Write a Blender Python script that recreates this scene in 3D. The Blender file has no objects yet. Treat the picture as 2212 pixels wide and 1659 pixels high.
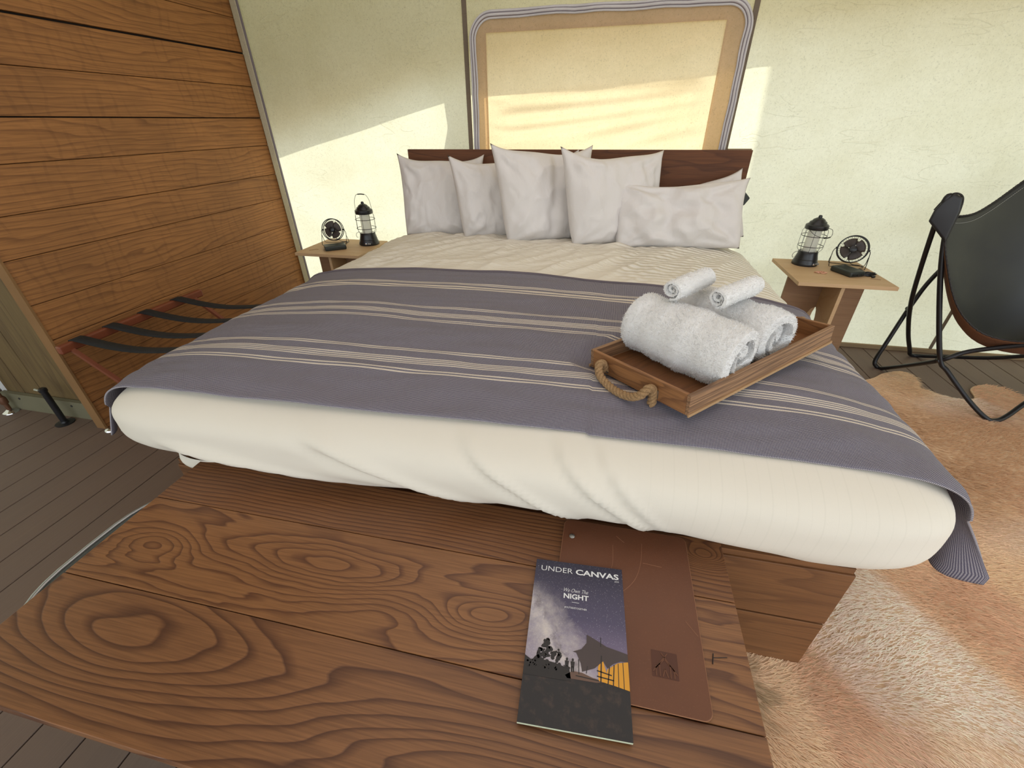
import bpy, bmesh, math, random
import numpy as np
from mathutils import Vector, Matrix, noise, Euler
PI = math.pi
random.seed(7); rng = np.random.default_rng(7)
sc = bpy.context.scene
col = sc.collection

# ------------------------------------------------------------------ camera, world, lights, exposure
F_PX, PITCH, ROLL, YAW, CAM_Z = 922.0, math.radians(31.65), math.radians(0.6), math.radians(12.5), 1.3
cy_, sy_ = math.cos(YAW), math.sin(YAW)
fw = Vector((-sy_*math.cos(PITCH), cy_*math.cos(PITCH), -math.sin(PITCH)))
rt = Vector((cy_, sy_, 0)); dn = fw.cross(rt)
rt2 = rt*math.cos(ROLL) + dn*math.sin(ROLL); dn2 = -rt*math.sin(ROLL) + dn*math.cos(ROLL)
cam = bpy.data.cameras.new('camera'); cam.lens = F_PX/2212*36; cam.sensor_width = 36; cam.clip_start = .02
cam_o = bpy.data.objects.new('camera', cam); col.objects.link(cam_o)
m = Matrix.Identity(4)
for i in range(3):
    m[i][0] = rt2[i]; m[i][1] = -dn2[i]; m[i][2] = -fw[i]
m[2][3] = CAM_Z
cam_o.matrix_world = m
sc.camera = cam_o
sc.view_settings.view_transform = 'Standard'; sc.view_settings.look = 'None'
sc.view_settings.gamma = 1; sc.view_settings.use_curve_mapping = False
sc.view_settings.exposure = 0.38

W = bpy.data.worlds.new('sky'); sc.world = W; W.use_nodes = True
W.node_tree.nodes['Background'].inputs[0].default_value = (.86, .94, 1.0, 1)
W.node_tree.nodes['Background'].inputs[1].default_value = 1.45

SUN_DIR = Vector((-.22, -.72, -.62)).normalized()
def light(kind, name, loc, d, power, color, **kw):
    l = bpy.data.lights.new(name, kind); l.energy = power; l.color = color
    for k, v in kw.items(): setattr(l, k, v)
    o = bpy.data.objects.new(name, l); col.objects.link(o); o.location = loc
    o.rotation_euler = Vector(d).to_track_quat('-Z', 'Y').to_euler(); return o
light('SUN', 'sun', (0, 8, 6), SUN_DIR, 2.6, (1, .93, .80), angle=math.radians(.6))
# daylight coming in through the open front and the open side of the tent
light('AREA', 'front_opening_daylight', (-.2, -2.6, 1.7), (0, 1, -.25), 9, (.97, .98, 1.0), shape='RECTANGLE', size=3.4, size_y=2.2)
light('AREA', 'side_opening_daylight', (3.2, -.6, 1.5), (-1, .45, -.3), 15, (.82, .90, 1), shape='RECTANGLE', size=2.2, size_y=2.0)
light('AREA', 'canvas_roof_glow', (.2, 1.3, 2.55), (0, 0, -1), 17, (1, .93, .90), shape='RECTANGLE', size=3.2, size_y=2.4)

# ------------------------------------------------------------------ helpers
def put(o, parent=None):
    col.objects.link(o)
    if parent: o.parent = parent
    return o
def tag(o, label=None, cat=None, group=None, kind=None):
    if label: o['label'] = label
    if cat: o['category'] = cat
    if group: o['group'] = group
    if kind: o['kind'] = kind
    return o
def empty(name, loc=(0, 0, 0), rot=(0, 0, 0), label=None, cat=None, group=None, kind=None):
    o = bpy.data.objects.new(name, None); o.location = loc; o.rotation_euler = rot
    o.empty_display_size = .05
    return tag(put(o), label, cat, group, kind)
class MB:
    def __init__(s): s.v = []; s.f = []; s.uv = {}; s.mi = {}
    def add(s, vs, fs, mi=0):
        b = len(s.v); s.v += [tuple(p) for p in vs]
        for f in fs:
            s.mi[len(s.f)] = mi; s.f.append(tuple(b+i for i in f))
        return b
    def box(s, x0, x1, y0, y1, z0, z1, M=None, mi=0):
        vs = [Vector((x, y, z)) for z in (z0, z1) for y in (y0, y1) for x in (x0, x1)]
        if M is not None: vs = [M @ v for v in vs]
        s.add(vs, [(0, 2, 3, 1), (4, 5, 7, 6), (0, 1, 5, 4), (2, 6, 7, 3), (0, 4, 6, 2), (1, 3, 7, 5)], mi)
        return s
    def tube(s, pts, r, n=8, closed=False, cap=True, mi=0):
        pts = [Vector(p) for p in pts]; N = len(pts)
        rs = r if isinstance(r, (list, tuple)) else [r]*N
        T = []
        for i in range(N):
            a = pts[(i-1) % N] if (closed or i > 0) else pts[i]
            b = pts[(i+1) % N] if (closed or i < N-1) else pts[i]
            T.append((b-a).normalized())
        u = T[0].orthogonal().normalized(); vs = []
        for i in range(N):
            u = (u - T[i]*u.dot(T[i]))
            u = u.normalized() if u.length > 1e-6 else T[i].orthogonal().normalized()
            w = T[i].cross(u)
            for k in range(n):
                a = 2*PI*k/n; vs.append(pts[i] + (u*math.cos(a)+w*math.sin(a))*rs[i])
        fs = []
        for i in range(N if closed else N-1):
            j = (i+1) % N
            for k in range(n): fs.append((i*n+k, i*n+(k+1) % n, j*n+(k+1) % n, j*n+k))
        if cap and not closed:
            fs.append(tuple(range(n-1, -1, -1))); fs.append(tuple((N-1)*n+k for k in range(n)))
        s.add(vs, fs, mi); return s
    def lathe(s, prof, n=24, M=None, mi=0, sx=1, sy=1):
        vs = []
        for r, z in prof:
            for k in range(n):
                a = 2*PI*k/n; vs.append(Vector((r*math.cos(a)*sx, r*math.sin(a)*sy, z)))
        if M is not None: vs = [M @ v for v in vs]
        fs = []
        for i in range(len(prof)-1):
            for k in range(n): fs.append((i*n+k, i*n+(k+1) % n, (i+1)*n+(k+1) % n, (i+1)*n+k))
        if prof[0][0] > 1e-6: fs.append(tuple(range(n-1, -1, -1)))
        if prof[-1][0] > 1e-6: fs.append(tuple((len(prof)-1)*n+k for k in range(n)))
        s.add(vs, fs, mi); return s
    def prism(s, poly, h, M=None, mi=0):
        n = len(poly); vs = [Vector((x, y, 0)) for x, y in poly]+[Vector((x, y, h)) for x, y in poly]
        if M is not None: vs = [M @ v for v in vs]
        fs = [tuple(range(n-1, -1, -1)), tuple(range(n, 2*n))]+[(i, (i+1) % n, n+(i+1) % n, n+i) for i in range(n)]
        s.add(vs, fs, mi); return s
    def grid(s, P, nu, nv, mi=0, uv=None, wrap=False):
        b = s.add([P(i, j) for j in range(nv) for i in range(nu)], [])
        for j in range(nv-1):
            for i in range(nu-1):
                f = (b+j*nu+i, b+j*nu+i+1, b+(j+1)*nu+i+1, b+(j+1)*nu+i)
                if uv: s.uv[len(s.f)] = [uv(i, j), uv(i+1, j), uv(i+1, j+1), uv(i, j+1)]
                s.mi[len(s.f)] = mi; s.f.append(f)
        return s
    def build(s, name, mats, parent=None, smooth=None, bevel=0, seg=2, loc=None, rot=None):
        me = bpy.data.meshes.new(name); me.from_pydata(s.v, [], s.f)
        for mt in (mats if isinstance(mats, (list, tuple)) else [mats]): me.materials.append(mt)
        if any(s.mi.values()):
            me.polygons.foreach_set('material_index', [s.mi.get(i, 0) for i in range(len(s.f))])
        if s.uv:
            L = me.uv_layers.new(name='UVMap')
            for i, p in enumerate(me.polygons):
                if i in s.uv:
                    for li, c in zip(p.loop_indices, s.uv[i]): L.data[li].uv = c
        me.update()
        if smooth is not None:
            me.shade_smooth()
            if smooth < 179: me.set_sharp_from_angle(angle=math.radians(smooth))
        o = bpy.data.objects.new(name, me); put(o, parent)
        if loc: o.location = loc
        if rot: o.rotation_euler = rot
        if bevel:
            b = o.modifiers.new('bevel', 'BEVEL'); b.width = bevel; b.segments = seg; b.limit_method = 'ANGLE'
        return o
def box(name, mt, x0, x1, y0, y1, z0, z1, parent=None, bevel=0, seg=2, M=None):
    return MB().box(x0, x1, y0, y1, z0, z1, M).build(name, mt, parent, bevel=bevel, seg=seg)
def fn(p, s=1.0, o=0.0): return noise.noise(Vector((p[0]*s+o, p[1]*s+o*1.7, p[2]*s-o)))
def spline(pts, n=8, closed=False):
    P = [Vector(p) for p in pts]; N = len(P); out = []
    R = range(N if closed else N-1)
    for i in R:
        p0 = P[(i-1) % N] if (closed or i > 0) else P[0]; p1 = P[i]; p2 = P[(i+1) % N]
        p3 = P[(i+2) % N] if (closed or i < N-2) else P[-1]
        for k in range(n):
            t = k/n
            out.append(.5*((2*p1)+(-p0+p2)*t+(2*p0-5*p1+4*p2-p3)*t*t+(-p0+3*p1-3*p2+p3)*t**3))
    if not closed: out.append(P[-1])
    return out
def copy_tree(o, parent=None):
    c = o.copy(); put(c); c.parent = parent
    for ch in [x for x in bpy.data.objects if x.parent == o]: copy_tree(ch, c)
    return c

# ------------------------------------------------------------------ materials
class G:
    def __init__(s, name):
        s.m = bpy.data.materials.new(name); s.m.use_nodes = True; s.t = s.m.node_tree; s.n = s.t.nodes
        s.b = s.n['Principled BSDF']; s.out = s.n['Material Output']
    def node(s, kind, props=None, **ins):
        x = s.n.new('ShaderNode'+kind)
        for k, v in (props or {}).items(): setattr(x, k, v)
        for k, v in ins.items():
            key = k if not k.startswith('i') or not k[1:].isdigit() else int(k[1:])
            s.set(x.inputs[key], v)
        return x
    def set(s, inp, v):
        if hasattr(v, 'is_output'): s.t.links.new(v, inp)
        elif isinstance(v, tuple) and len(v) == 3 and inp.type == 'RGBA': inp.default_value = (*v, 1)
        else: inp.default_value = v
    def math(s, op, a, b=None, c=None):
        x = s.n.new('ShaderNodeMath'); x.operation = op
        s.set(x.inputs[0], a)
        if b is not None: s.set(x.inputs[1], b)
        if c is not None: s.set(x.inputs[2], c)
        return x.outputs[0]
    def ramp(s, fac, stops, interp='LINEAR'):
        x = s.n.new('ShaderNodeValToRGB'); s.set(x.inputs[0], fac); r = x.color_ramp; r.interpolation = interp
        while len(r.elements) < len(stops): r.elements.new(.5)
        for e, (p, c) in zip(r.elements, stops): e.position = p; e.color = (*c, 1) if len(c) == 3 else c
        return x.outputs[0]
    def mix(s, f, a, b, mode='MIX'):
        x = s.n.new('ShaderNodeMix'); x.data_type = 'RGBA'; x.blend_type = mode
        s.set(x.inputs[0], f); s.set(x.inputs[6], a); s.set(x.inputs[7], b); return x.outputs[2]
    def coord(s, kind='Object', scale=(1, 1, 1), rand=0, loc=(0, 0, 0)):
        tc = s.n.new('ShaderNodeTexCoord'); v = tc.outputs[kind]
        if rand:
            oi = s.n.new('ShaderNodeObjectInfo'); a = s.n.new('ShaderNodeVectorMath'); a.operation = 'MULTIPLY'
            s.t.links.new(oi.outputs['Random'], a.inputs[0]); a.inputs[1].default_value = (rand, rand*.63, rand*.37)
            b = s.n.new('ShaderNodeVectorMath'); b.operation = 'ADD'; s.t.links.new(v, b.inputs[0]); s.t.links.new(a.outputs[0], b.inputs[1]); v = b.outputs[0]
        mp = s.n.new('ShaderNodeMapping'); s.t.links.new(v, mp.inputs[0]); mp.inputs['Scale'].default_value = scale; mp.inputs['Location'].default_value = loc
        return mp.outputs[0]
    def noise(s, v, scale, detail=3, rough=.5, dist=0.0):
        return s.node('TexNoise', Vector=v, Scale=scale, Detail=detail, Roughness=rough, Distortion=dist).outputs['Fac']
    def bump(s, h, strength=.3, dist=.01, prev=None):
        x = s.node('Bump', Strength=strength, Distance=dist, Height=h)
        if prev is not None: s.t.links.new(prev, x.inputs['Normal'])
        return x.outputs[0]
    def fin(s, color=None, rough=.6, normal=None, **kw):
        if color is not None: s.set(s.b.inputs['Base Color'], color)
        s.set(s.b.inputs['Roughness'], rough)
        if normal is not None: s.t.links.new(normal, s.b.inputs['Normal'])
        for k, v in kw.items(): s.set(s.b.inputs[k.replace('_', ' ')], v)
        return s.m
def C(r, g, b):
    f = lambda c: (c/255/12.92) if c/255 <= .04045 else ((c/255+.055)/1.055)**2.4
    return (f(r), f(g), f(b))
def plain(name, c, rough=.5, metal=0.0, bump=0, bs=60):
    g = G(name); nrm = None
    if bump: nrm = g.bump(g.noise(g.coord(), bs, 3), bump, .004)
    v = g.ramp(g.noise(g.coord(), 9, 2), [(.3, tuple(x*.88 for x in c)), (.7, c)])
    return g.fin(v, rough, nrm, Metallic=metal)
def wood(name, light_, dark, axis=0, rings=11, across=5.5, along=.75, width=.62, rough=.5, rand=31, tint=.25, grain=.35, warp=.25, saw=0.0, lines=.85, lin=0, cross=1, knots=(), detail=2.6):
    g = G(name)
    s1 = [across]*3; s1[axis] = along
    v = g.coord('Object', tuple(s1), rand)
    n = g.noise(v, 1.0, detail, .45, warp)
    fld = g.math('MULTIPLY', n, rings)
    if lin or knots:
        sx = g.node('SeparateXYZ', i0=g.coord('Object')).outputs
        fld = g.math('ADD', fld, g.math('MULTIPLY', sx[cross], lin))
        for kx, ky, amp, wx, wy in knots:
            a = g.math('POWER', g.math('DIVIDE', g.math('SUBTRACT', sx[axis], kx), wx), 2); a2 = g.math('POWER', g.math('DIVIDE', g.math('SUBTRACT', sx[cross], ky), wy), 2)
            fld = g.math('ADD', fld, g.math('MULTIPLY', g.math('EXPONENT', g.math('MULTIPLY', g.math('ADD', a, a2), -1)), amp))
    r = g.math('FRACT', fld)
    rr = g.ramp(r, [(0, (.0,)*3), (width, (.15,)*3), (.93, (1,)*3), (1.0, (0,)*3)])
    s2 = [260]*3; s2[axis] = 7
    fg = g.noise(g.coord('Object', tuple(s2), rand), 1.0, 2, .6)
    big = g.noise(g.coord('Object', (1, 1, 1), rand), 2.2, 2)
    base = g.mix(g.math('MULTIPLY', big, tint*2), light_, tuple(c*.62 for c in light_))
    c = g.mix(g.math('MULTIPLY', rr, lines), base, dark)
    c = g.mix(g.math('MULTIPLY', g.ramp(fg, [(.35, (1,)*3), (.62, (0,)*3)]), grain), c, tuple(x*.7 for x in dark))
    h = g.math('ADD', g.math('MULTIPLY', rr, -.5), g.math('MULTIPLY', fg, .6))
    if saw:
        s3 = [30]*3; s3[axis] = 3
        w = g.node('TexWave', {'bands_direction': 'XYZ'[axis]}, Vector=g.coord('Object', (1, 1, 1), rand), Scale=5.5, Distortion=6.0, Detail=2.0).outputs['Fac']
        sp = g.noise(g.coord('Object', (6, 6, 6), rand), 1, 2)
        k = g.math('MULTIPLY', g.ramp(w, [(.75, (0,)*3), (.95, (1,)*3)]), g.ramp(sp, [(.45, (0,)*3), (.62, (1,)*3)]))
        c = g.mix(g.math('MULTIPLY', k, saw), c, tuple(x*.6 for x in dark)); h = g.math('SUBTRACT', h, g.math('MULTIPLY', k, .6))
    return g.fin(c, rough, g.bump(h, .35, .0015))

M = {}
M['bench'] = wood('bench_wood_front', C(142, 96, 60), C(72, 40, 26), 0, rings=9, across=4.2, along=.8, width=.60, rough=.42, tint=.3, rand=0, lin=26, detail=3.6, warp=.35, knots=((-.86, .262, 4.6, .28, .085), (-.02, .22, -3.5, .30, .05)))
M['bench_mid'] = wood('bench_wood_middle', C(150, 102, 62), C(80, 44, 27), 0, rings=13, across=5.0, along=1.1, width=.62, rough=.42, tint=.3, rand=0, lin=22, detail=4.2, warp=.5, knots=((-.55, .50, 5, .35, .05), (-.98, .47, -4, .10, .05), (-.15, .46, 4, .12, .04)))
M['bench_back'] = wood('bench_wood_back', C(142, 94, 56), C(74, 40, 25), 0, rings=7, across=4.0, along=1.3, width=.55, rough=.42, tint=.3, rand=0, lin=85, detail=3.6, warp=.4, knots=((.29, .70, 6, .05, .03),))
M['bed_wood'] = wood('bed_base_wood', C(132, 88, 52), C(84, 52, 30), 0, rings=9, across=6, along=.7, rough=.5, lines=.55)
M['headboard'] = wood('headboard_wood', C(110, 66, 36), C(64, 34, 18), 0, rings=8, across=7, along=1.0, rough=.72, lines=.6)
M['wall_wood'] = wood('wall_plank_wood', C(184, 126, 70), C(92, 54, 26), 1, rings=9, across=5, along=.7, rough=.7, tint=.6, saw=.16, lines=.55, lin=38, cross=2, detail=3.4, warp=.4)
M['jamb_wood'] = wood('jamb_wood', C(116, 94, 56), C(70, 50, 28), 2, rings=6, across=6, along=.6, rough=.7, lines=.45)
M['tray'] = wood('tray_wood', C(168, 128, 92), C(84, 56, 40), 0, rings=5, across=9, along=1.0, rough=.6, lines=.7, lin=70, cross=2, grain=.6)
M['tray_in'] = wood('tray_bottom_wood', C(132, 86, 48), C(94, 58, 32), 0, rings=9, across=10, along=1.2, rough=.5, lines=.5)
M['ply'] = wood('birch_plywood', C(206, 172, 130), C(176, 138, 98), 0, rings=5, across=5, along=.5, rough=.6, lines=.3, grain=.15)
M['ply_shaded'] = wood('plywood_shaded', C(156, 120, 86), C(120, 86, 60), 0, rings=7, across=7, along=.5, rough=.6, lines=.35, grain=.3)  # darker plywood copy: shade on the front-facing panels is put into the colour
M['ply_edge'] = plain('plywood_edge', C(176, 140, 100), .7, 0, .2, 200)
M['black'] = plain('black_enamel', (.012, .012, .014), .32)
M['black_metal'] = plain('black_metal_rod', (.014, .013, .015), .38, .3)
M['chrome'] = plain('chrome', (.75, .76, .8), .12, 1)
M['steel'] = plain('galvanised_steel', (.42, .44, .45), .4, .9, .1, 40)
M['nickel'] = plain('dull_nickel', (.45, .45, .42), .35, .9)
M['copper'] = plain('rusty_pipe', (.16, .07, .035), .5, .4, .2, 80)
M['zinc'] = plain('zinc_tub', (.20, .22, .20), .5, .5, .15, 30)
M['redwood'] = plain('red_stained_rail', C(126, 66, 42), .45, 0, .1, 60)
M['strap'] = plain('black_webbing', (.012, .012, .012), .9, 0, .4, 300)
M['pink'] = plain('pink_rubber', C(214, 160, 130), .6)
M['dark_plastic'] = plain('dark_grey_plastic', (.022, .028, .024), .42)
M['screw'] = plain('screw_head', (.05, .05, .05), .5, .5)
M['edge_tan'] = plain('plywood_end_grain', C(134, 98, 58), .8, 0, .3, 90)
M['sill'] = plain('painted_sill', C(112, 107, 84), .7, 0, .2, 30)
M['base_rail'] = plain('canvas_base_rail', C(150, 126, 92), .7, 0, .2, 40)
M['page'] = plain('booklet_pages', C(200, 206, 176), .8)
def fabric_through(name, c_refl, c_trans, fac=.6, creases=True, weave=900, bump=.5):
    g = G(name); v = g.coord('Object')
    mott = g.noise(v, 55, 3, .6)
    spots = g.ramp(g.noise(v, 140, 3, .65), [(.30, (.62,)*3), (.44, (1,)*3)])
    stain = g.ramp(g.noise(g.coord('Object', (1, 1, 1.4)), 2.4, 4, .6), [(.32, (.93, .92, .88)), (.62, (1, 1, 1))])
    tone = g.mix(.5, g.ramp(mott, [(.35, (.9, .9, .88)), (.65, (1, 1, 1))]), spots)
    tone = g.mix(1.0, tone, stain, 'MULTIPLY')
    h = g.math('MULTIPLY', g.noise(v, 70, 4, .65), .5)
    if creases:
        n = g.noise(g.coord('Object', (1.2, 1, 4.5)), 2.6, 2.2, .5, .6)
        ln = g.ramp(g.math('ABSOLUTE', g.math('SUBTRACT', n, .5)), [(0, (1,)*3), (.012, (0,)*3)])
        mask = g.ramp(g.noise(v, 3.1, 2), [(.52, (0,)*3), (.6, (1,)*3)])
        k = g.math('MULTIPLY', ln, mask)
        tone = g.mix(g.math('MULTIPLY', k, .09), tone, (.4, .38, .3))
        h = g.math('ADD', h, g.math('MULTIPLY', k, .8))
    nr = g.bump(h, bump, .004)
    a = g.mix(1.0, tone, c_refl, 'MULTIPLY'); b = g.mix(1.0, tone, c_trans, 'MULTIPLY')
    d = g.node('BsdfDiffuse', Color=a, Normal=nr); t = g.node('BsdfTranslucent', Color=b, Normal=nr)
    x = g.n.new('ShaderNodeMixShader'); x.inputs[0].default_value = fac
    g.t.links.new(d.outputs[0], x.inputs[1]); g.t.links.new(t.outputs[0], x.inputs[2])
    g.t.links.new(x.outputs[0], g.out.inputs[0]); return g.m
M['canvas'] = fabric_through('tent_canvas', (.80, .80, .70), (.86, .885, .71), .62)
M['flap'] = fabric_through('window_flap_canvas', (.80, .74, .58), (.92, .80, .52), .60, creases=False)
M['hem'] = fabric_through('double_hem_canvas', (.50, .42, .32), (.80, .50, .22), .42, creases=False)
M['seam'] = fabric_through('seam_canvas', (.30, .25, .20), (.34, .26, .18), .45, creases=False)
M['zip'] = plain('zipper_tape', (.55, .53, .54), .8, 0, .3, 200)
M['zip_dark'] = plain('zipper_coil', (.22, .19, .22), .7)
M['edging'] = fabric_through('canvas_edging', (.72, .68, .55), (.80, .76, .55), .4, creases=False)

# ================================================================== structure
FL0, FLP = -2.374, .1365
g = G('floor_composite')
v = g.coord('Object', (220, 3, 1), 17)
gr = g.noise(v, 1, 2); big = g.noise(g.coord('Object', (5, .6, 1), 17), 1, 3)
c = g.mix(gr, C(112, 94, 84), C(92, 76, 68)); c = g.mix(g.math('MULTIPLY', big, .5), c, C(126, 100, 80))
M['deck'] = g.fin(c, .62, g.bump(gr, .3, .001))
M['under'] = plain('dark_underfloor', (.012, .009, .007), .9)
floor = box('floor', M['under'], -4.2, 3.9, -2.2, 3.0, -.06, -.022); tag(floor, kind='structure')
k0 = int((-4.2-FL0)/FLP)-1
me_board = None
for k in range(k0, k0+60):
    x0 = FL0+k*FLP
    if x0 < -4.2 or x0 > 3.75: continue
    if me_board is None:
        b = MB().box(.0022, FLP-.0022, -2.2, 2.985, -.022, 0).build('floor_board', M['deck'], floor, bevel=.0015, seg=1); me_board = b.data
    else:
        b = bpy.data.objects.new('floor_board', me_board); put(b, floor)
        md = b.modifiers.new('bevel', 'BEVEL'); md.width = .0015; md.segments = 1
    b.location.x = x0

XW = -2.37
wl = box('wall_left', M['under'], XW-.045, XW-.024, 1.245, 2.98, 0, 2.5); tag(wl, kind='structure')
zs = [0, .15, .31, .484, .645, .832, .991, 1.171, 1.33, 1.505, 1.674, 1.85, 2.03, 2.2, 2.37, 2.5]
for i in range(len(zs)-1):
    dx = random.uniform(-.003, .002)
    p = box('plank', M['wall_wood'], XW-.024+dx, XW+dx, 1.246, 2.965, zs[i]+{1.674: .009, 1.33: .004}.get(zs[i], .0012), zs[i+1]-.0012, wl, bevel=.0018, seg=1)
box('edge_strip', M['edge_tan'], XW-.05, XW+.004, 1.236, 1.2455, 0, 2.5, wl)

# thick end of the wooden partition, with vertical boards, seen at the far left
wp = box('wall_partition', M['under'], -3.06, XW-.05, 1.33, 1.38, 0, 2.5); tag(wp, kind='structure')
for x0, x1 in ((-3.055, -2.93), (-2.93, -2.80), (-2.80, -2.66), (-2.66, -2.53), (-2.53, -2.422)):
    box('board', M['jamb_wood'], x0+.001, x1-.001, 1.308+random.uniform(0, .004), 1.33, .08, 2.5, wp, bevel=.0015, seg=1)
sl = box('baseboard_left', M['sill'], -3.07, -2.425, 1.285, 1.307, 0, .10); tag(sl, kind='structure')
for x in (-2.95, -2.60):
    MB().lathe([(.0, 0), (.006, .0), (.005, .003), (0, .0035)], 10, Matrix.Translation((x, 1.285, .075)) @ Matrix.Rotation(PI/2, 4, 'X')).build('screw', M['screw'], sl, 40)
wb2 = box('wall_far', M['under'], -4.2, -2.5, 2.9, 2.98, 0, 2.5); tag(wb2, kind='structure')

# back wall of canvas with a hole behind the window flap
YB = 2.98
def canvas_wall():
    mb = MB(); hx0, hx1, hz0, hz1 = -.80, .49, .42, 1.73
    xs = [XW+.0, -1.9, -1.4, -.95, hx0, -.4, .1, hx1, .65, 1.2, 1.8, 2.4, 3.0, 3.7]
    zz = [0, .2, hz0, .8, 1.1, 1.45, hz1, 1.9, 2.3, 2.75]
    for i in range(len(xs)-1):
        for j in range(len(zz)-1):
            if hx0-.001 <= xs[i] < hx1-.001 and hz0-.001 <= zz[j] < hz1-.001: continue
            a, b, c_, d = (xs[i], YB, zz[j]), (xs[i+1], YB, zz[j]), (xs[i+1], YB, zz[j+1]), (xs[i], YB, zz[j+1])
            mb.add([a, b, c_, d], [(0, 1, 2, 3)])
    me = mb.build('wall_back', M['canvas']); return me
wb = canvas_wall(); tag(wb, kind='structure')
bm = bmesh.new(); bm.from_mesh(wb.data); bmesh.ops.remove_doubles(bm, verts=bm.verts, dist=1e-4)
bmesh.ops.subdivide_edges(bm, edges=bm.edges, cuts=7, use_grid_fill=True)
for vv in bm.verts:
    x, y, z = vv.co
    edge = min(1, abs(z)/.15)*(0 if (abs(x+.155) < .80 and z < 1.9) else 1)
    vv.co.y += edge*(.010*noise.noise(Vector((x*1.3, 0, z*1.1)))+.004*noise.noise(Vector((x*2.5+z*3, 3, z*6-x))))
bm.to_mesh(wb.data); bm.free(); wb.data.shade_smooth()
for xx, w in ((-.909, .013), (.602, .013)):
    box('seam_tape', M['seam'], xx-w, xx+w, YB-.009, YB-.003, .03, 2.7, wb)
box('base_rail', M['base_rail'], XW+.02, 3.7, YB-.022, YB-.004, 0.0, .026, wb, bevel=.002)
MB().tube([(2.10, YB-.012, .03), (2.108, YB-.012, .42), (2.14, YB-.012, 1.2)], .009, 6).build('strap', M['seam'], wb)

# canvas edge strip in the corner
t1 = box('trim_1', M['edging'], XW+.004, XW+.046, YB-.034, YB-.012, 0.0, 2.6, bevel=.004); tag(t1, kind='structure')
box('cord', M['zip_dark'], XW+.047, XW+.054, YB-.030, YB-.018, 0.0, 2.6, t1)
box('cord', M['zip_dark'], XW+.0, XW+.004, YB-.020, YB-.014, 0.0, 2.6, t1)

# window flap
win = empty('window_1', (0, 0, 0)); tag(win, kind='structure')
FX0, FX1, FZ1, FZ0, RC = -.868, .587, 1.806, .40, .12
def flap_y(x, z):
    # soft sagging folds, running up towards the right
    u = x*.32
    d = .0
    for zc, amp, wd, sl_, x0 in ((1.36, .016, .035, .25, -.80), (1.29, .013, .03, .34, -.8), (1.43, .008, .03, .12, -.6), (1.20, .018, .045, .55, -.2), (1.12, .016, .05, .45, .0), (1.50, .007, .03, .7, .1)):
        zz = zc+sl_*(x+.15)*.35+.03*(x+.1)**2
        k = math.exp(-((z-zz)/wd)**2)*max(0, min(1, (x-x0)*3+.3))
        d += 2.4*amp*k
    d += .012*fn((x*2, 0, z*3.5-x), 1.6)+.004*fn((x*6, 1, z*12-x*4), 1)
    e = min(1, max(0, (x-FX0-.07)*8))*min(1, max(0, (FX1-.10-x)*8))*min(1, max(0, (FZ1-.08-z)*7))
    # gathers beside the left hem
    d += .010*math.sin(z*75+math.sin(z*31)*1.5)*max(0, 1-(x-(-.80))/.16)*(1 if z < 1.42 else max(0, 1-(z-1.42)*14)) if x > -.80 else 0
    return YB-.018-d*e
xs = np.linspace(FX0+.075, FX1-.105, 110); zz = np.linspace(FZ0, FZ1-.075, 110)
MB().grid(lambda i, j: (xs[i], flap_y(xs[i], zz[j]), zz[j]), 110, 110).build('flap', M['flap'], win, smooth=180)
def flap_outline(inset, n=10, bottom=FZ0):
    x0, x1, z1 = FX0+inset, FX1-inset, FZ1-inset; r = max(.02, RC-inset); P = [(x0, bottom)]
    for k in range(n+1):
        a = PI-PI/2*k/n; P.append((x0+r+r*math.cos(a), z1-r+r*math.sin(a)))
    for k in range(n+1):
        a = PI/2-PI/2*k/n; P.append((x1-r+r*math.cos(a), z1-r+r*math.sin(a)))
    P.append((x1, bottom)); return P
out_ = flap_outline(.0); 
n_ = len(out_)
inn = [(FX0+.085, FZ0)]+[(FX0+.085, FZ1-.088+.0*k) for k in range(11)]+[(FX1-.115, FZ1-.082) for k in range(11)]+[(FX1-.108, FZ0)]
mb = MB()
NV = 14
def oi(i, t, a, b): return a[i][0]*(1-t)+b[i][0]*t, a[i][1]*(1-t)+b[i][1]*t
den_o, den_i = [], []
for i in range(n_-1):
    segs = 24 if i in (0, n_-2) else (20 if i == 11 else 1)
    for k in range(segs):
        den_o.append(tuple(out_[i][c]+(out_[i+1][c]-out_[i][c])*k/segs for c in (0, 1))); den_i.append(tuple(inn[i][c]+(inn[i+1][c]-inn[i][c])*k/segs for c in (0, 1)))
den_o.append(out_[-1]); den_i.append(inn[-1])
mb.grid(lambda i, j: (lambda x, z: (x, YB-.021-.006*(j/4)-.004*fn((x*3, 0, z*3), 1.5)-.002*fn((x, 2, z), 14), z))(den_o[i][0]*(1-j/4)+den_i[i][0]*j/4, den_o[i][1]*(1-j/4)+den_i[i][1]*j/4), len(den_o), 5)
mb.build('hem', M['hem'], win, smooth=180)
def ring3(inset, y, wob=0): return [(x+wob*fn((x, 1, z), 9), y, z+wob*fn((x, 5, z), 7)) for x, z in flap_outline(inset, 14)]
def dens(P, n=6):
    o = []
    for a, b in zip(P[:-1], P[1:]):
        L = (Vector(b)-Vector(a)).length; m_ = max(1, int(L/.05))
        o += [tuple(Vector(a).lerp(Vector(b), k/m_)) for k in range(m_)]
    return o+[P[-1]]
for ins, r, mt, wob in ((-.006, .007, 'zip', .004), (.008, .0075, 'zip', .006), (.021, .006, 'zip', .006)):
    P = [(x+wob*fn((x, 1, z), 9), YB-.028-(.004 if ins == .008 else 0), z+wob*fn((x, 5, z), 7)) for x, _, z in dens(ring3(ins, 0))]
    MB().tube(P, r, 6).build('zipper_tape', M[mt], win, smooth=180)
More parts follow.
